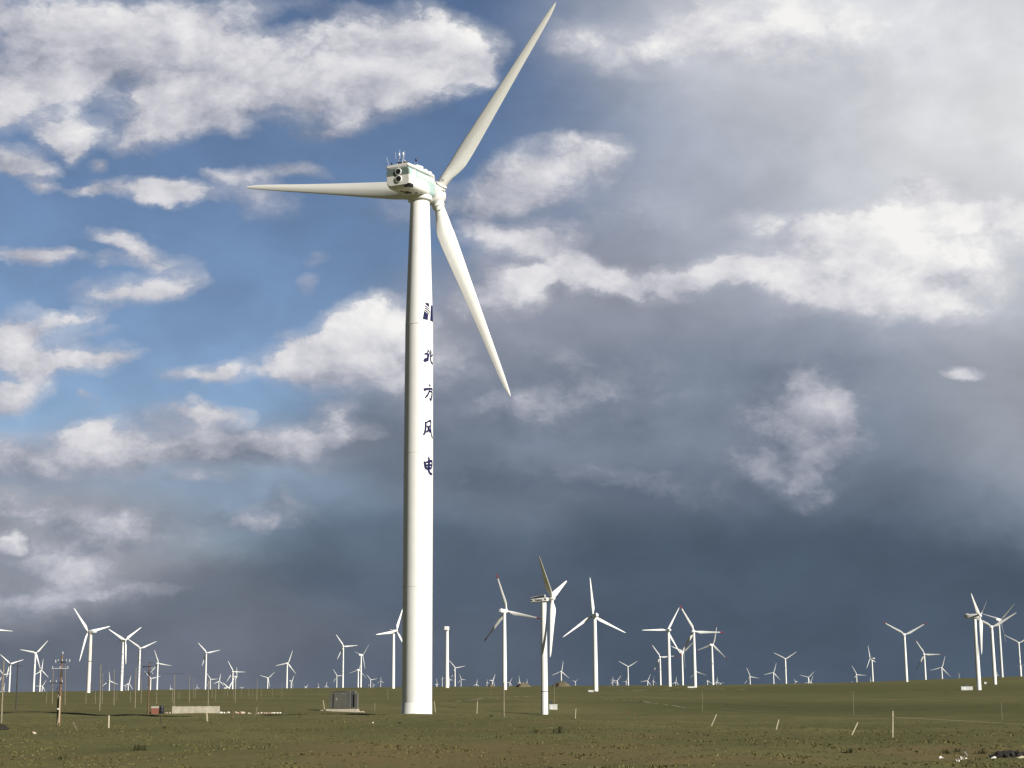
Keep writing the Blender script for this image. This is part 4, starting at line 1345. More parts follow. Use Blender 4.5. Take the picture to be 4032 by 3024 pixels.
T(7, (450, 552), [(195, 420), (685, 432), (435, 812)], 24, red=True, label='red-tipped wind turbine with a symmetric Y rotor on the right ridge')
T(7, (665, 765), [(562, 590), (852, 770), (580, 915)], 23, red=True, label='red-tipped wind turbine with a level right blade on the right ridge')
T(7, (853, 910), [(890, 793), (723, 935), (943, 1015)], 22, label='small wind turbine right of the two red-tipped ones on the right ridge')
T(7, (1040, 983), [(1037, 962), (1066, 988)], 16, label='tiny wind turbine left of the boxy-nacelle turbine on the right ridge', radius=.08)
T(7, (1455, 985), [(1446, 942), (1475, 1000)], 18, c_fix=.5, label='tiny wind turbine in the right group between two tall towers')
T(7, (1266, 348), [(1160, 115), (1325, 188), (1320, 762)], base=(1278, 1155), side=1, radius=.062, wide=True, dark=(1,), toward=True, nac=1.25, label='wind turbine with a boxy nacelle and a shaded dark blade, tallest of the right group')
T(7, (1400, 468), [(1118, 305), (1645, 325), (1405, 768)], base=(1430, 1092), wide=True, radius=.064, label='wind turbine with a broad lit blade to the right, second of the right group')
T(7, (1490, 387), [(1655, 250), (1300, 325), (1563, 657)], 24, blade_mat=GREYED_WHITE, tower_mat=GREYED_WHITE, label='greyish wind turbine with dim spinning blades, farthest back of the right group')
T(7, (1693, 640), [(1545, 560), (1850, 548)], 24, letters=(.6, .45), label='wind turbine partly cut off by the right edge')
T(7, (1718, 898), [(1655, 877), (1752, 915)], 22, label='small wind turbine low at the right edge behind a lettered tower')


def bladeless_tower():
    hp = frame(3, 1690, 380); y = 1380
    top = at(*hp, y)
    z0 = gz(top.x, y)
    root = empty('wind_turbine', (top.x, y, z0), -.15)
    tag(root, 'white turbine tower without any blades, a square nacelle on top', 'wind turbine', 'wind turbines across the plain')
    H = top.z - z0 - 1.5
    MB().lathe([(1.75, -1), (1.75, .3), (1.6, H * .4), (1.3, H)], 24).build('tower', FAR_WHITE, root)
    m = MB(); m.bevel_box((0, -1.4, H + 1.9), (3.1, 7.0, 3.2), .35); m.lathe([(1.35, H), (1.35, H + .5)], 20)
    m.build('nacelle', FAR_WHITE, root)
    MB().lathe([(.9, 2.0), (1.2, 2.1), (1.2, 3.2), (.5, 3.9)], 20, axis='Y', at_=(0, 0, H + 1.9)).build('hub', FAR_WHITE, root)


bladeless_tower()


def boxy_turbine():
    """the low old turbine with a flat lettered nacelle"""
    v = 4
    foot = land(*frame(v, 990, 1466))
    y = foot.y
    hp = frame(v, 1050, 452)
    Lp, c, ph = rotor_fit(hp, [frame(v, *q) for q in ((885, 120), (1160, 293), (1060, 963))])
    a = math.pi - math.acos(c)             # the rotor looks right and a little towards the camera
    L_ = Lp * y / FOC
    ov = 0.153 * L_
    hpos = at(hp[0], hp[1], y - ov * c)
    x0, y0 = hpos.x - math.sin(a) * ov, hpos.y - math.cos(a) * ov
    z0 = gz(x0, y0)
    root = empty('wind_turbine', (x0, y0, z0), -a)
    tag(root, 'low white turbine with a long flat nacelle lettered in black, standing in the valley', 'wind turbine', 'wind turbines across the plain')
    hz = hpos.z - z0
    H = hz - .060 * L_
    r0 = .059 * L_
    tw = MB().lathe([(r0, -1), (r0, .3), (r0 * .98, H * .2), (r0 * .90, H * .55), (r0 * .78, H)], 40).build('tower', WHITE, root)
    zb = H * .2
    MB().lathe([(r0 * .975, zb - .09), (r0 * 1.0, zb - .06), (r0 * 1.0, zb + .06), (r0 * .975, zb + .09)], 40).build('flange_seam', DARKMETAL, tw)
    k = L_
    m = MB()
    m.loft([rounded_rect(.060 * k, -.066 * k, -.016 * k, .008 * k, -.213 * k), rounded_rect(.064 * k, -.068 * k, -.014 * k, .008 * k, -.200 * k),
            rounded_rect(.064 * k, -.055 * k, .006 * k, .008 * k, .072 * k), rounded_rect(.045 * k, -.045 * k, .004 * k, .008 * k, .096 * k)])
    nac = m.build('nacelle', WHITE, root, loc=(0, 0, hz))
    split_normals(nac, 30)
    m = MB()
    m.loft([rounded_rect(.050 * k, -.018 * k, .008 * k, .004 * k, -.203 * k), rounded_rect(.054 * k, -.004 * k, .048 * k, .004 * k, .022 * k)])
    m.build('roof_hood', material('hood_grey', (.42, .43, .44), .5, .06, 1), nac)
    m = MB()
    m.loft([rounded_rect(.058 * k, .0085 * k, .013 * k, .002 * k, -.206 * k), rounded_rect(.058 * k, .0485 * k, .054 * k, .002 * k, .026 * k)])
    m.build('hood_rim', WHITE, nac)
    m = MB()
    m.box((.0642 * k, -.190 * k, -.036 * k), (.004 * k, .032 * k, .022 * k)); m.box((.0642 * k, .047 * k, -.020 * k), (.004 * k, .034 * k, .022 * k))
    m.build('side_vent', BLACK, nac)
    cu = bpy.data.curves.new('lettering', 'FONT'); cu.body = 'Vestas'; cu.size = .050 * k; cu.align_x = 'CENTER'; cu.extrude = .001 * k; cu.offset = .0012 * k
    to = bpy.data.objects.new('lettering_source', cu); COL.objects.link(to)
    dg = bpy.context.evaluated_depsgraph_get(); dg.update()
    me = bpy.data.meshes.new_from_object(to.evaluated_get(dg))
    bpy.data.objects.remove(to)
    # the right-hand side faces the camera: text reads towards +Y
    q = Matrix(((0, 0, 1), (1, 0, 0), (0, 1, 0))).to_quaternion()
    q = (Matrix.Rotation(math.radians(2), 3, 'X') @ q.to_matrix()).to_quaternion()
    me.name = 'lettering'
    me.materials.clear()
    obj('lettering', me, BLACK, nac, loc=(.0655 * k, -.072 * k, -.046 * k), quat=q)
    MB().lathe([(.03 * k, 0.0959 * k), (.042 * k, 0.1029 * k), (.047 * k, 0.1242 * k), (.047 * k, 0.1668 * k), (.040 * k, 0.1882 * k), (.024 * k, 0.2002 * k), (.004 * k, 0.2045 * k)], 32, axis='Y').build('hub', WHITE, root, loc=(0, 0, hz))
    big = blade_mesh('blade', n=20, steps=40, wide=1.2); big.materials.append(BLADE_WHITE)
    phis = [-(ph + j * 2 * math.pi / 3) for j in range(3)]
    up_left = min(range(3), key=lambda j: abs(math.remainder(-phis[j] + math.radians(50), 2 * math.pi)))
    pts = blade_pitches(a, phis, hpos, [up_left])
    for j in range(3):
        obj('blade', big, None, root, loc=(0, ov, hz), quat=axis_quat(0, phis[j], math.radians(pts[j])), scale=(L_,) * 3)
    return root, y0


BOXY, BOXY_Y = boxy_turbine()

# ------------------------------------------------------------------ poles, stakes, cabinet, wall, rubble
def pole(v, base, top, r=0.11, mat=None, label='', arms=(), group='utility poles on the plain', cat='utility pole'):
    bp = frame(v, *base)
    f = land(*bp)
    if f is None:
        f = Vector(at(bp[0], bp[1], 1500)); f.z = gz(f.x, f.y)
    tp = at(*frame(v, *top), f.y)
    root = empty('utility_pole', f)
    tag(root, label, cat, group)
    t = tp - f
    n = MB().tube([(0, 0, -.4), t * .5, t], [r * 1.0, r * .88, r * .7], 10)
    pl = n.build('pole', mat or WOOD, root)
    for x0, x1, yy, kind in arms:                 # an arm from x0 to x1 at height yy of the photograph
        a = at(*frame(v, x0, yy), f.y) - f; b = at(*frame(v, x1, yy), f.y) - f
        if kind == 'pins':
            c = MB().tube([a + Vector((0, -.12, 0)), b + Vector((0, -.12, 0))], .07, 6).build('crossarm', CERAMIC, root)
            for q in (0.03, 0.5, .97):
                p = a.lerp(b, q)
                MB().lathe([(.03, 0), (.075, .04), (.045, .10), (.07, .14), (.035, .22), (.02, .24)], 10, at_=(p.x, p.y - .12, p.z + .05)).build('insulator', CERAMIC, c)
        else:
            MB().tube([a + Vector((0, -.12, 0)), b + Vector((0, -.12, 0))], .06 if kind == 'arm' else .035, 6).build('crossarm', mat if mat is DARKWOOD else DARKMETAL, root)
    return root


# the close poles
pole(1, (15, 1495), (45, 760), .11, label='weathered wooden pole at the far left edge, leftmost of all poles')
pole(1, (190, 1335), (212, 768), .13, DARKWOOD, 'black tarred pole with one crossarm near the left edge', arms=((152, 270, 820, 'arm'),))


def insulator_pole():
    v = 1
    f = land(*frame(v, 703, 1530))
    root = empty('utility_pole', f)
    tag(root, 'rusty double pole crowded with insulators and brackets, left foreground', 'utility pole', 'utility poles on the plain')
    P_ = lambda x, y: at(*frame(v, x, y), f.y) - f
    MB().tube([(0, 0, -.4), P_(722, 1040), P_(738, 695)], [.13, .115, .10], 10).build('pole', BROWNWOOD, root)
    b2 = land(*frame(v, 683, 1525)) - f
    MB().tube([b2 - Vector((0, 0, .4)), P_(690, 1150)], [.10, .09], 8).build('brace_pole', WOOD, root)
    MB().tube([(-.02, -.14, .3), P_(716, 1180) + Vector((0, -.14, 0))], [.07, .07], 8).build('side_post', PALEWOOD, root)
    for x0, x1, y, mat in ((620, 815, 852, CERAMIC), (595, 748, 1022, DARKMETAL), (690, 795, 772, DARKMETAL)):
        c = MB().tube([P_(x0, y) + Vector((0, -.16, 0)), P_(x1, y) + Vector((0, -.16, 0))], .06, 6).build('crossarm', mat, root)
        for q in (.04, .5, .96):
            p = P_(x0 + (x1 - x0) * q, y)
            MB().lathe([(.03, 0), (.075, .04), (.045, .10), (.07, .14), (.035, .22), (.02, .24)], 10, at_=(p.x, p.y - .16, p.z + .05)).build('insulator', CERAMIC, c)
    m = MB()
    for x in (697, 745):
        m.tube([P_(x, 865) + Vector((0, -.15, 0)), P_(x, 940) + Vector((0, -.15, 0))], .035, 6)
    m.tube([P_(695, 940) + Vector((0, -.15, 0)), P_(748, 940) + Vector((0, -.15, 0))], .035, 6)
    m.build('fuse_frame', DARKMETAL, root)
    m = MB()
    m.tube([P_(663, 1110), P_(690, 1070), P_(740, 1062)], .04, 6); m.tube([P_(668, 1130), P_(700, 1090), P_(742, 1120)], .035, 6)
    m.tube([P_(600, 1035), P_(660, 1130)], .02, 5)
    m.build('bracket', DARKMETAL, root)
    m = MB()
    m.lathe([(.16, 0), (.18, .05), (.18, .22), (.10, .28)], 12, at_=tuple(P_(708, 1150)))
    m.build('switch_box', material('brown_box', (.09, .06, .05), .7, .2, 3), root)
    for x, y in ((662, 765), (828, 758), (748, 668)):
        p = P_(x, y)
        m = MB(); m.lathe([(.02, -.18), (.09, -.1), (.05, 0), (.09, .08), (.03, .16)], 10, at_=(p.x, p.y - .1, p.z))
        q = P_(738, y + 30 if x != 748 else 700)
        m.tube([p + Vector((0, -.1, -.15)), q], .018, 5)
        m.build('insulator', CERAMIC, root)
    MB().box(P_(700, 1330) + Vector((0, -.24, 0)), (.22, .03, .16)).build('number_plate', WHITESTONE, root)


insulator_pole()


def ring_pole():
    root = pole(1, (1758, 1400), (1775, 775), .12, BROWNWOOD, 'brown wooden pole with crossarms and ring insulators beside the red brick pier',
                arms=((1775, 1832, 782, 'thin'), (1700, 1812, 828, 'arm'), (1720, 1830, 905, 'thin')))
    f = root.location
    for x, y in ((1707, 835), (1745, 850), (1805, 850), (1730, 912), (1815, 912)):
        p = at(*frame(1, x, y), f.y) - f
        MB().lathe([(.03, 0), (.10, .05), (.05, .13), (.09, .18), (.03, .28)], 10, at_=(p.x, p.y - .12, p.z - .1)).build('insulator', CERAMIC, root)
    p = at(*frame(1, 1773, 895), f.y) - f
    MB().lathe([(.13, -.5), (.17, -.45), (.17, .2), (.13, .25)], 12, at_=tuple(p)).build('transformer_can', DARKMETAL, root)


ring_pole()
THIN = [  # view, foot, head, radius, words
    (1, (545, 1268), (560, 1130), .07, 'short bare pole left of the insulator pole, farther of two'),
    (1, (618, 1278), (632, 860), .10, 'bare pole close on the left of the insulator pole'),
    (1, (772, 1280), (775, 800), .10, 'bare pole close on the right of the insulator pole'),
    (1, (1020, 1268), (1022, 1130), .07, 'short bare pole in front of the rust-stained turbine'),
    (1, (1130, 1268), (1133, 1120), .07, 'short bare pole just right of the rust-stained turbine'),
    (1, (1183, 1352), (1197, 800), .10, 'tall bare wooden pole right of the rust-stained turbine, nearest of a pair'),
    (1, (1213, 1268), (1222, 905), .08, 'bare pole close behind the tall one right of the rust-stained turbine'),
    (1, (1353, 1288), (1355, 862), .09, 'bare pole left of the pair of lettered turbines'),
    (1, (1385, 1232), (1387, 1125), .06, 'short bare pole right behind the one left of the lettered turbines'),
    (1, (1550, 1252), (1550, 1120), .06, 'short bare pole between the two lettered turbines'),
    (1, (1603, 1322), (1615, 835), .10, 'tall bare pole just left of the lower lettered turbine'),
    (1, (1675, 1262), (1680, 960), .08, 'bare pole just right of the lower lettered turbine'),
    (1, (1858, 1272), (1862, 1120), .08, 'bare pole right of the ring-insulator pole, behind the brick pier'),
    (2, (235, 1247), (240, 1105), .08, 'short bare pole behind the left end of the concrete wall'),
    (2, (303, 1207), (304, 1130), .06, 'short thin pole in mid field, left of a pair over the concrete wall'),
    (2, (325, 1207), (326, 1120), .06, 'short thin pole in mid field, right of a pair over the concrete wall'),
    (2, (438, 1252), (441, 935), .09, 'bare pole over the middle of the concrete wall'),
    (2, (490, 1197), (492, 965), .08, 'bare pole in mid field over the concrete wall, left of two close ones'),
    (2, (512, 1202), (513, 1080), .07, 'short pole in mid field over the concrete wall, right of two close ones'),
    (2, (660, 1308), (667, 985), .10, 'bare pole rising from behind the right half of the concrete wall'),
    (2, (710, 1202), (713, 1010), .07, 'thin pole behind the right end of the concrete wall, farther of two'),
    (2, (750, 1233), (753, 1030), .08, 'thin pole behind the right end of the concrete wall, nearer of two'),
    (2, (850, 1172), (851, 1100), .06, 'short thin pole just right of the concrete wall in the far field'),
    (2, (890, 1192), (893, 1075), .07, 'thin pole left of the crossing-blade turbine pair'),
    (2, (961, 1187), (962, 1085), .06, 'short thin pole at the foot of the crossing-blade pair'),
    (2, (982, 1260), (986, 985), .09, 'bare pole in front of the crossing-blade turbine pair'),
    (2, (1053, 1196), (1054, 1095), .06, 'thin pole right of the crossing-blade turbine pair'),
    (2, (1145, 1187), (1147, 1062), .07, 'thin pole in mid field over the rubble line, left of two'),
    (2, (1185, 1182), (1186, 1100), .06, 'short thin pole in mid field over the rubble line, right of two'),
    (2, (1239, 1232), (1244, 962), .09, 'bare pole with a dark top over the rubble line'),
    (2, (1290, 1187), (1293, 1080), .06, 'short thin pole left of the lone Y-rotor turbine'),
    (2, (1423, 1192), (1425, 1095), .06, 'short thin pole right of the lone Y-rotor turbine'),
    (2, (1537, 1192), (1539, 1030), .07, 'thin dark-topped pole left of the rubble-end turbine'),
    (3, (985, 1220), (985, 1105), .07, 'thin pole in the field between the grey cabinet and the huge tower'),
    (4, (628, 1487), (628, 1190), .085, 'tall bare pole in front of the large red-tipped turbine'),
    (4, (1068, 1380), (1066, 1195), .075, 'thin pole behind the foot of the lettered-nacelle turbine'),
    (4, (515, 1297), (515, 1215), .05, 'short thin pole in the field left of the red-tipped turbine'),
    (5, (1341, 1430), (1340, 1225), .055, 'thin pole on the slope right of the red-tipped cluster'),
    (6, (1432, 1325), (1427, 1075), .05, 'thin pole on the slope below the side-on turbine'),
    (7, (1510, 1477), (1497, 1285), .055, 'thin leaning pole on the slope near the right edge'),
    (6, (715, 1035), (713, 870), .055, 'thin faint pole on the ridge left of the symmetric Y turbine'),
]
for v_, b_, t_, r_, l_ in THIN:
    pole(v_, b_, t_, r_, WOOD, l_)
wp = pole(2, (255, 1312), (265, 912), .10, WOOD, 'bare pole with a long sagging crosswire at the left end of the concrete wall', arms=((150, 380, 912, 'thin'),))


def stake(v, base, top, r, mat, label):
    bp = frame(v, *base)
    f = land(*bp)
    tp = at(*frame(v, *top), f.y) - f
    tp.y += 0.02
    m = MB()
    d = tp.normalized()
    q = d.to_track_quat('Z', 'Y').to_matrix()
    ln = tp.length
    m.bevel_box(q @ Vector((0, 0, ln / 2 - .15)), (r * 2, r * 2, ln + .3), r * .3, q)
    o = m.build('fence_post', mat, None, loc=f)
    tag(o, label, 'fence post', 'fence posts on the bank')
    return o


stake(1, (1287, 1557), (1290, 1408), .075, PALEWOOD, 'pale upright fence post in the left foreground grass')
stake(1, (912, 1577), (868, 1485), .03, WOOD, 'thin stick leaning left in the left foreground grass')
stake(2, (652, 1478), (640, 1335), .075, PALEWOOD, 'pale fence post in front of the right half of the concrete wall')
stake(2, (95, 1502), (100, 1410), .035, DARKWOOD, 'thin dark stick below the red brick pier')
stake(2, (955, 1440), (955, 1340), .05, BROWNWOOD, 'reddish brown post in front of the rubble line')
stake(2, (1228, 1402), (1246, 1298), .055, WOOD, 'grey post leaning right over the rubble line')
stake(2, (1545, 1375), (1552, 1310), .035, DARKWOOD, 'thin dark stick just past the right end of the rubble')
stake(3, (236, 1347), (218, 1230), .065, PALEWOOD, 'pale post leaning left at the grey cabinet')
stake(3, (833, 1360), (830, 1262), .05, WOOD, 'dull post between the grey cabinet and the huge tower')
stake(3, (1552, 1372), (1538, 1243), .065, PALEWOOD, 'pale post leaning left at the foot of the huge tower')
stake(3, (2044, 1388), (2050, 1242), .075, PALEWOOD, 'pale upright post right of the huge tower')
stake(4, (1250, 1502), (1255, 1418), .06, PALEWOOD, 'pale post right of the lettered-nacelle turbine')
stake(5, (710, 1497), (718, 1430), .03, BROWNWOOD, 'thin brownish stick beside the red debris')
stake(5, (1425, 1560), (1472, 1453), .05, PALEWOOD, 'pale post leaning right below the thin pole of the right slope')
stake(6, (653, 1463), (680, 1362), .045, PALEWOOD, 'pale leaning post, middle one of three on the right bank')
stake(6, (1415, 1516), (1474, 1390), .045, PALEWOOD, 'pale post leaning right, last one before the upright corner post')
corner = stake(7, (318, 1668), (319, 1380), .036, PALEWOOD, 'tall upright corner post with a fence wire on the right bank')


def fence_wires():
    """thin pale wires that hang from the corner post"""
    y = corner.location.y
    for pts, lab in (([(7, 319, 1447), (7, 1000, 1484), (7, 1900, 1534)], 'pale fence wire running right from the corner post'),
                     ([(7, 318, 1445), (7, -200, 1438), (6, 800, 1307), (6, 0, 1265)], 'lower pale fence wire running left from the corner post'),
                     ([(7, 319, 1390), (7, -100, 1366), (6, 900, 1248), (6, 130, 1207)], 'upper pale fence wire running left from the corner post')):
        P_ = []
        for k, (v, a, b) in enumerate(pts):
            yy = y - .06 + (k * 9.0 if lab.find('left') > 0 else k * 1.0)
            P_.append(at(*frame(v, a, b), yy))
        o = MB().tube(P_, .008, 5).build('fence_wire', material('wire_tape', (.22, .20, .14), .6, .1, 4), None)
        tag(o, lab, 'fence wire', 'fence wires on the right bank')


fence_wires()


def cabinet():
    """transformer cabinet on a concrete slab"""
    f = land(1200 + 540 / 3.687, 2600 + 742 / 3.687)
    y = f.y
    P_ = lambda x, z: at(1200 + x / 3.687, 2600 + z / 3.687, y)
    root = empty('transformer_cabinet', f, math.radians(-6))
    tag(root, 'dark grey metal transformer cabinet on a pale concrete slab, left of the huge tower', 'electrical cabinet')
    k = (P_(541, 700) - P_(540, 700)).x               # metres per zoom pixel
    X = lambda x: (x - 540) * k
    Z = lambda z: (742 - z) * k
    MB().bevel_box((X(537), .7, (Z(708) - .3) / 2), (455 * k, 2.6, Z(708) + .3), .03).build('slab', CONCRETE, root)
    z0 = Z(700)
    MB().bevel_box((X(382), .75, (z0 + Z(490)) / 2), (60 * k, 1.7, Z(490) - z0), .02).build('low_compartment', CABINET, root)
    m = MB(); m.bevel_box((X(510), .7, (z0 + Z(462)) / 2), (190 * k, 1.9, Z(462) - z0), .02)
    body = m.build('body', CABINET, root)
    dr = MB().bevel_box((X(510), -.27, (z0 + Z(480)) / 2 + .02), (172 * k, .05, Z(480) - z0 - .12), .012).build('door', CABINET, body)
    MB().bevel_box((X(460), -.31, Z(575)), (.05, .05, .26), .01).build('handle', STEEL, dr)
    m = MB(); m.add([(X(449), -.30, Z(572)), (X(470), -.30, Z(572)), (X(459.5), -.30, Z(548))], [(0, 1, 2)])
    m.build('warning_sign', PALEWOOD, dr)
    MB().box((X(557), -.30, Z(490)), (52 * k, .012, 16 * k)).build('name_plate', CABINET_PALE, dr)
    MB().bevel_box((X(480), .7, Z(458)), (250 * k, 2.05, .09), .02).build('roof', DARKMETAL, root)
    m = MB()
    for j in range(9):
        m.box((X(608 + 6.4 * j), .65, (z0 + Z(452)) / 2), (3.2 * k, 1.7, Z(452) - z0))
    m.box((X(633), .7, (z0 + Z(452)) / 2), (54 * k, 1.5, Z(452) - z0 - .04))
    m.build('ribbed_side', CABINET_PALE, root)
    MB().bevel_box((X(690), 1.0, (z0 + Z(455)) / 2 + .1), (50 * k, 1.2, Z(455) - z0 - .2), .02).build('rear_tank', DARKMETAL, root)
    m = MB()
    for j in range(7):
        m.box((X(722 + 6.2 * j), .75, (z0 + Z(490)) / 2), (3 * k, 1.3, Z(490) - z0))
    m.box((X(741), .75, (z0 + Z(490)) / 2), (34 * k, .9, Z(490) - z0 - .06))
    m.bevel_box((X(715), .9, Z(470)), (42 * k, .8, .5), .03)
    m.build('radiator', CABINET_PALE, root)
    for j, (x, s) in enumerate(((232, .16), (262, .2), (790, .22), (815, .18), (838, .24), (850, .16))):
        p = P_(x, 742)
        o = MB().rock((0, 0, 0), (s * 1.3, s, s * .8), 40 + j).build('stone', STONE, None, loc=(p.x, y - .1, gz(p.x, y) + s * .35))
        tag(o, ('pale stone left of the cabinet slab, outer one', 'pale stone left of the cabinet slab, inner one', 'pale stone against the right end of the cabinet slab',
                'second stone along right of the cabinet slab', 'third stone along right of the cabinet slab', 'small stone farthest right of the cabinet slab')[j], 'stone', 'stones round the cabinet slab')


cabinet()


def wall_group():
    f = land(*frame(8, 920, 366))
    y = f.y
    P_ = lambda x, z: at(*frame(8, x, z), y)
    k = (P_(921, 300) - P_(920, 300)).x
    # low concrete wall with a ragged top
    m = MB()
    xs = np.linspace(605, 1240, 60)
    r = random.Random(3)
    rings = []
    for x in xs:
        p = P_(x, 366); g = gz(p.x, y)
        top = P_(x, 277 + r.uniform(-3, 3) - (x - 605) * .004).z
        rings.append([(p.x, y - .14, g - .4), (p.x, y + .14, g - .4), (p.x, y + .14, top + r.uniform(-.02, .02)), (p.x, y - .14, top)])
    m.loft(rings, smooth=False)
    o = m.build('concrete_wall', CONCRETE)
    tag(o, 'long low pale concrete wall standing alone in the grass at left', 'wall')
    # brick pier with a cement cap
    p = P_(397, 390); g = gz(p.x, y - 1.2)
    root = empty('brick_pier', (p.x, y - 1.2, g), .12)
    tag(root, 'short red brick pier with a grey cement cap, left of the concrete wall', 'brick pier')
    hh = P_(397, 300).z - g
    MB().bevel_box((0, 0, hh / 2 - .15), (92 * k, .95, hh + .3), .03).build('shaft', BRICK, root)
    MB().bevel_box((0, 0, hh + .14), (100 * k, 1.02, .30), .05).build('cap', CONCRETE, root)
    # dark barrel behind it
    p = P_(478, 388); g = gz(p.x, y - .9)
    root = empty('barrel', (p.x, y - .9, g))
    tag(root, 'dark blue grey barrel standing between the brick pier and the wall', 'barrel')
    hh = P_(478, 268).z - g
    rad = 30 * k
    MB().lathe([(rad * .9, -.05), (rad, .03), (rad, hh * .33), (rad * 1.05, hh * .35), (rad, hh * .37), (rad, hh * .66), (rad * 1.05, hh * .68), (rad, hh * .70), (rad, hh - .03), (rad * .93, hh)], 28).build(
        'drum', material('barrel_blue', (.014, .016, .022), .6, .2, 3), root)
    MB().lathe([(rad * .9, hh + .002), (rad * .9, hh + .03)], 28).build('lid', DARKMETAL, root)
    # rubble
    spots = [(320, 345, 15, 'P', 'pale broken block left of the brick pier'), (515, 325, 13, 'P', 'upper stone between the barrel and the wall'), (540, 338, 14, 'S', 'grey stone between the barrel and the wall'),
             (572, 322, 11, 'K', 'small stone near the left end of the wall, upper'), (578, 350, 16, 'S', 'stone against the left end of the wall'),
             (1258, 360, 21, 'W', 'white block right against the end of the concrete wall'), (1303, 353, 14, 'W', 'small white block second along from the wall end'),
             (1362, 350, 20, 'W', 'white block third along from the wall end'), (1332, 372, 10, 'S', 'small grey stone between two white blocks'),
             (1462, 352, 17, 'W', 'white block at the left end of the pinkish rubble heap'), (1492, 358, 16, 'K', 'pinkish stone in the rubble heap, lower left'),
             (1525, 345, 24, 'K', 'pinkish stone topping the rubble heap'), (1560, 355, 22, 'S', 'grey stone on the right flank of the rubble heap'),
             (1470, 388, 18, 'K', 'pinkish stone in front of the rubble heap, left'), (1540, 394, 25, 'P', 'flat pale slab lying in front of the rubble heap'),
             (1632, 362, 15, 'S', 'stone in the gap right of the rubble heap, left of two'), (1658, 362, 13, 'P', 'stone in the gap right of the rubble heap, right of two'),
             (1760, 365, 16, 'P', 'first stone of the long right-hand rubble row'), (1800, 360, 20, 'S', 'second stone of the long right-hand rubble row'),
             (1838, 358, 20, 'K', 'third stone of the long right-hand rubble row'), (1872, 362, 18, 'P', 'fourth stone of the long right-hand rubble row'),
             (1905, 378, 18, 'K', 'low stone under the long right-hand rubble row'), (1940, 370, 18, 'S', 'stone left of the last white block'),
             (1972, 392, 17, 'W', 'white stone in front near the right end of the rubble, left of two'), (2008, 375, 18, 'P', 'pale stone beside the last white block'),
             (2020, 394, 14, 'W', 'white stone in front near the right end of the rubble, right of two'), (2048, 370, 18, 'W', 'last white tilted block at the right end of the rubble')]
    for j, (x, z, s, c, lab) in enumerate(spots):
        yy = y + (-.9 if z > 380 else 0.1 if z < 356 else -.4)
        p = at(*frame(8, x, z), yy)
        s *= k
        o = MB().rock((0, 0, 0), (s * 1.25, s, s * .9), j).build('rubble_stone', {'P': STONE, 'S': STONE, 'K': PINKSTONE, 'W': WHITESTONE}[c], None, loc=(p.x, yy, gz(p.x, yy) + s * .4))
        o.rotation_euler = (0, 0, j * 1.3)
        tag(o, lab, 'stone', 'rubble stones along the wall')


wall_group()


KIOSK = material('kiosk_paint', (0.50, 0.50, 0.47), 0.6, 0.08, 1, streak=((0.25, 0.22, 0.18), 0.5))


def kiosk(v, x0, x1, z0, z1, label, mat=KIOSK, top=None, deep=1.5):
    """small transformer box beside a turbine foot"""
    f = land(*frame(v, (x0 + x1) / 2, z1))
    y = f.y
    a, b = at(*frame(v, x0, z1), y), at(*frame(v, x1, z0), y)
    w, h = b.x - a.x, b.z - f.z
    root = empty('kiosk', f)
    tag(root, label, 'kiosk', 'white kiosks beside the turbines')
    MB().bevel_box((0, 0, h / 2 - .2), (w, deep, h + .4), min(w, h) * .06).build('body', mat, root)
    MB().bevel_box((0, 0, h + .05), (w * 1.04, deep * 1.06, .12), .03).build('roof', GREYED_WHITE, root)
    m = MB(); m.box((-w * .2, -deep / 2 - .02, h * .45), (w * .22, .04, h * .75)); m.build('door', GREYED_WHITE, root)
    if top:
        c, d = at(*frame(v, top[0], top[2]), y), at(*frame(v, top[1], top[3]), y)
        m = MB(); m.bevel_box(((c.x + d.x) / 2 - f.x, .3, (h + d.z - f.z) / 2), (d.x - c.x, .8, d.z - f.z - h + .05), .05)
        for q in (-.3, .3):
            m.lathe([(.08, 0), (.12, .06), (.05, .3)], 8, at_=((c.x + d.x) / 2 - f.x + q, .3, d.z - f.z))
        m.build('transformer', DARKMETAL, root)
    return root


kiosk(4, 1022, 1093, 1382, 1424, 'white kiosk with a dark transformer on top, behind the lettered-nacelle turbine', top=(1022, 1048, 1384, 1352))
kiosk(5, 275, 325, 1228, 1243, 'low white kiosk at the foot of the upright-blade turbine')
kiosk(7, 1060, 1185, 1116, 1152, 'low white kiosk with a dark transformer on top, left of the right group', top=(1104, 1138, 1118, 1093))
kiosk(7, 1308, 1333, 1065, 1086, 'tiny white kiosk just right of the boxy-nacelle turbine foot', deep=3)
kiosk(5, 1203, 1268, 1193, 1204, 'low dim kiosk at the foot of the tallest cluster turbine', mat=GREYED_WHITE)


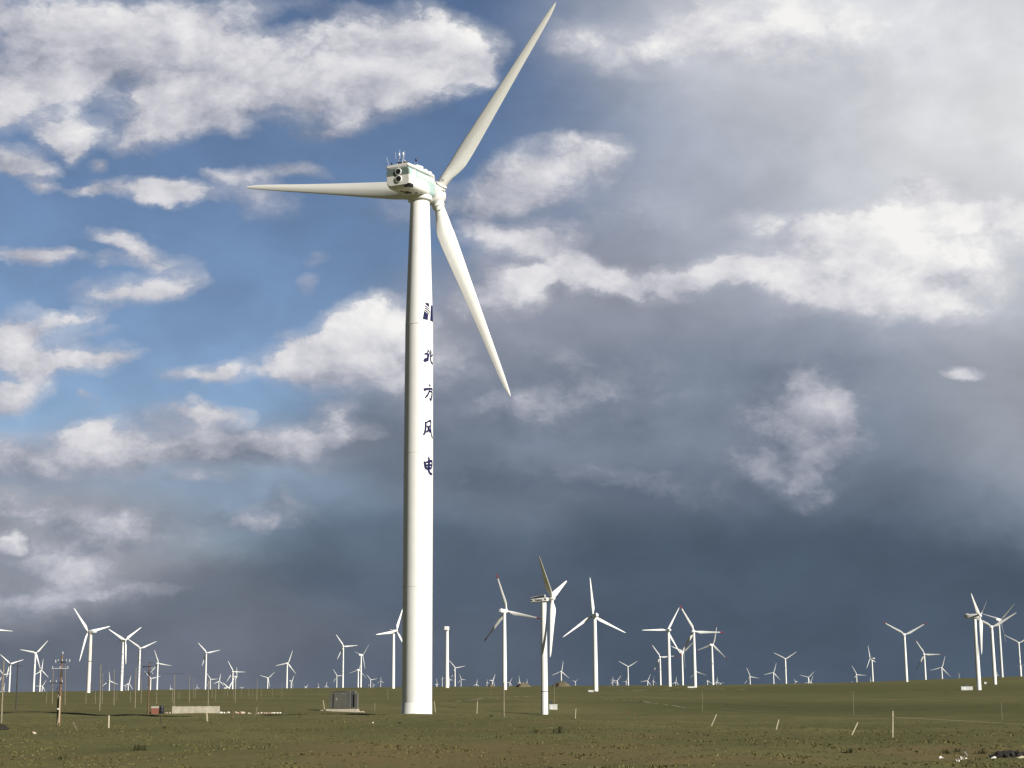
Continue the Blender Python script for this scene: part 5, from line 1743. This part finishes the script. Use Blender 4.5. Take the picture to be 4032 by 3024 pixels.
def heap(v, x0, x1, top, bot, mat, label, seed, name='spoil_heap', cat='heap', flat=.9, y=None, group=None):
    f = land(*frame(v, (x0 + x1) / 2, bot)) if y is None else None
    if f is None:
        f = at(*frame(v, (x0 + x1) / 2, bot), y or 1500); f.z = gz(f.x, f.y)
    a, b, t = at(*frame(v, x0, bot), f.y), at(*frame(v, x1, bot), f.y), at(*frame(v, (x0 + x1) / 2, top), f.y)
    w, h = (b.x - a.x) / 2, max(t.z - f.z, .3)
    r = random.Random(seed)
    bm_v, bm_f = [], []
    n, mm = 26, 9
    ph = [r.uniform(0, 6.28) for _ in range(6)]
    for i in range(mm):
        rr = i / (mm - 1)
        for q in range(n):
            A = 2 * math.pi * q / n
            k = 1 + .16 * math.sin(3 * A + ph[0]) + .12 * math.sin(5 * A + ph[1]) + .05 * r.uniform(-1, 1)
            zz = h * ((1 - rr ** 3.0) * (.72 + .28 * math.cos(rr * math.pi / 2))) * (1 + .22 * math.sin(2 * A + ph[2] + rr * 3) * (1 - rr) + .16 * r.uniform(-1, 1)) - .25 * rr
            bm_v.append((w * rr * k * math.cos(A), min(w, 6) * flat * rr * k * math.sin(A), zz))
    lump = MB()
    if mat is SOIL:
        bm_v = [(x, y_, min(z_, h * r.uniform(.5, .7))) for x, y_, z_ in bm_v]
        for q in range(190):
            A, rr = r.uniform(0, 6.28), r.uniform(0, 1) ** .6
            s_ = r.uniform(.03, .11)
            lump.rock((w * rr * math.cos(A) * .95, min(w, 6) * flat * rr * math.sin(A) * .95, h * .55 * (1 - rr ** 3)), (s_ * 1.5, s_, s_ * r.uniform(.6, 1.5)), seed * 100 + q)
    for i in range(mm - 1):
        for q in range(n):
            bm_f.append((i * n + q, i * n + (q + 1) % n, (i + 1) * n + (q + 1) % n, (i + 1) * n + q))
    o = lump.add(bm_v, bm_f, True).build(name, mat, None, loc=f)
    tag(o, label, cat, group)
    return o


heap(4, 728, 862, 1192, 1226, SPOIL, 'brown spoil heap on the ridge left of the lettered-nacelle turbine', 1, group='spoil heaps on the ridge')
heap(4, 1060, 1205, 1184, 1222, SPOIL, 'brown spoil heap on the ridge right of the lettered-nacelle turbine', 2, group='spoil heaps on the ridge')
heap(4, 488, 545, 1205, 1222, SPOIL, 'low brown spoil heap on the ridge left of the red-tipped turbine', 3, group='spoil heaps on the ridge')
heap(1, -60, 100, 1498, 1580, SOIL, 'dark churned soil mound cut off by the lower left edge', 4, cat='soil mound', name='soil_mound')


def foreground_bits():
    # black soil bank at the lower right, with white scraps
    Q = lambda x, y: (3600 + x / 5.12, 2850 + y / 5.12)
    VIEW[9] = (3600, 2850, 5.12)
    heap(9, 1480, 2420, 520, 672, SOIL, 'black soil heap cut off by the lower right edge', 8, cat='soil mound', name='soil_mound', flat=.35)

    def scrap(x, y, w, h, seed, label, mat=PLASTIC, tilt=0.0):
        f = land(*Q(x, y))
        k = f.y / FOC / 5.12
        m = MB()
        r = random.Random(seed)
        nx, nz_ = 7, 4
        vs, fs = [], []
        for s_ in (0, 1):
            for i in range(nx):
                for j in range(nz_):
                    a, b = i / (nx - 1) - .5, j / (nz_ - 1) - .5
                    vs.append((a * w * k + r.uniform(-.02, .02), b * h * k * .8 + .03 * math.sin(5 * a + seed) + s_ * .025, (b + .5) * h * k + .04 * math.sin(7 * a + 2 * b + seed) + r.uniform(-.015, .015)))
        q = nx * nz_
        for i in range(nx - 1):
            for j in range(nz_ - 1):
                e = i * nz_ + j
                fs.append((e, e + 1, e + nz_ + 1, e + nz_)); fs.append((q + e, q + e + nz_, q + e + nz_ + 1, q + e + 1))
        for i in range(nx - 1):
            for j in (0, nz_ - 1):
                e = i * nz_ + j; fs.append((e, e + nz_, q + e + nz_, q + e))
        for j in range(nz_ - 1):
            for i in (0, nx - 1):
                e = i * nz_ + j; fs.append((e, e + 1, q + e + 1, q + e))
        m.add(vs, fs, True)
        o = m.build('plastic_scrap', mat, None, loc=f + Vector((0, 0, .0)))
        o.rotation_euler = (0, tilt, 0)
        tag(o, label, 'litter', 'white scraps on the right bank')

    scrap(540, 700, 80, 34, 1, 'white plastic scrap, leftmost of those near the black soil heap')
    scrap(962, 722, 52, 52, 2, 'bright round white scrap left of the black soil heap')
    scrap(875, 762, 70, 26, 3, 'white scrap lying lowest, below the bright round one')
    scrap(900, 718, 40, 22, 7, 'dull scrap just left of the bright round one')
    scrap(1030, 705, 60, 24, 5, 'small scrap just right of the bright round one', tilt=.5)
    scrap(1060, 640, 24, 80, 4, 'white strip stuck upright in the ground beside the soil heap', tilt=-.45)
    scrap(1575, 700, 170, 24, 5, 'long pale strip lying in front of the black soil heap')
    scrap(2150, 692, 190, 30, 6, 'long cream strip at the lower right edge', PALEWOOD)
    f = land(*frame(5, 640, 1437))
    o = MB().rock((0, 0, .1), (.22, .2, .16), 77).build('debris', RED, None, loc=f)
    tag(o, 'small red piece of debris lying on the valley grass', 'debris')
    f = land(*frame(1, 28, 1580))
    o = MB().rock((0, 0, .15), (.42, .3, .18), 78).build('plastic_bag', PLASTIC, None, loc=f)
    tag(o, 'white bag lying on the dark soil at the left edge', 'bag')
    f = land(*frame(3, 1128, 1506))
    o = MB().rock((0, 0, .05), (.16, .14, .12), 79).build('debris', BLACK, None, loc=f)
    tag(o, 'small black lump in the foreground grass below the huge tower', 'debris')
    f = land(*frame(3, 808, 1503))
    o = MB().rock((0, 0, .05), (.12, .1, .09), 80).build('stone', WHITESTONE, None, loc=f)
    tag(o, 'small white stone in the foreground grass below the grey cabinet', 'stone')
    f = land(*frame(3, 1210, 1372))
    o = MB().rock((0, 0, .12), (.34, .2, .26), 81).build('stone', DARKMETAL, None, loc=f + Vector((0, -.8, 0)))
    tag(o, 'dark stone against the shaded foot of the huge tower', 'stone')
    f = land(*frame(1, 400, 1630))
    o = MB().rock((0, 0, .06), (.22, .16, .12), 82).build('stone', STONE, None, loc=f)
    tag(o, 'pale stone in the lower left grass', 'stone')


foreground_bits()


def weeds():
    """taller weed clumps one can tell apart"""
    spots = [(2205, 2888, .55, 'dark upright weed clump below the lettered-nacelle turbine, tallest of its kind'), (1935, 2822, .3, 'low dark weed tuft at the foot of the pale upright post'),
             (2110, 2885, .3, 'small dark weed tuft left of the tall weed clump'), (650, 2869, .35, 'dark weed patch below the red brick pier'),
             (545, 2955, .5, 'thin dark weed pair in the left foreground'), (250, 2990, .3, 'small dark weed in the lower left corner'),
             (2205, 2870, .25, 'small weed just behind the tall weed clump'), (3350, 2965, .3, 'small weed in the right foreground'),
             (3725, 2968, .28, 'dark weed clump in front of the white scraps, left of two'), (3765, 2962, .3, 'dark weed clump behind the white scraps, right of two'),
             (3868, 2968, .3, 'dark weed at the left end of the black soil heap')]
    for j, (px_, py_, h, lab) in enumerate(spots):
        f = land(px_, py_)
        r = random.Random(200 + j)
        m = MB()
        for _ in range(46):
            a = r.uniform(0, 6.28); d = abs(r.gauss(0, h * .45))
            x, y = d * math.cos(a) * 1.6, d * math.sin(a)
            hh = h * r.uniform(.5, 1.0); w = r.uniform(.015, .035)
            lx, ly = r.gauss(0, .12), r.gauss(0, .1)
            b = r.uniform(0, 3.14); cx, cy = math.cos(b) * w, math.sin(b) * w
            m.add([(x - cx, y - cy, -.05), (x + cx, y + cy, -.05), (x + lx * .6 + cx * .7, y + ly * .6 + cy * .7, hh * .6), (x + lx, y + ly, hh)], [(0, 1, 2), (0, 2, 3)])
        o = m.build('weed_clump', WEED, None, loc=f)
        tag(o, lab, 'weed', 'weed clumps in the grass')


weeds()
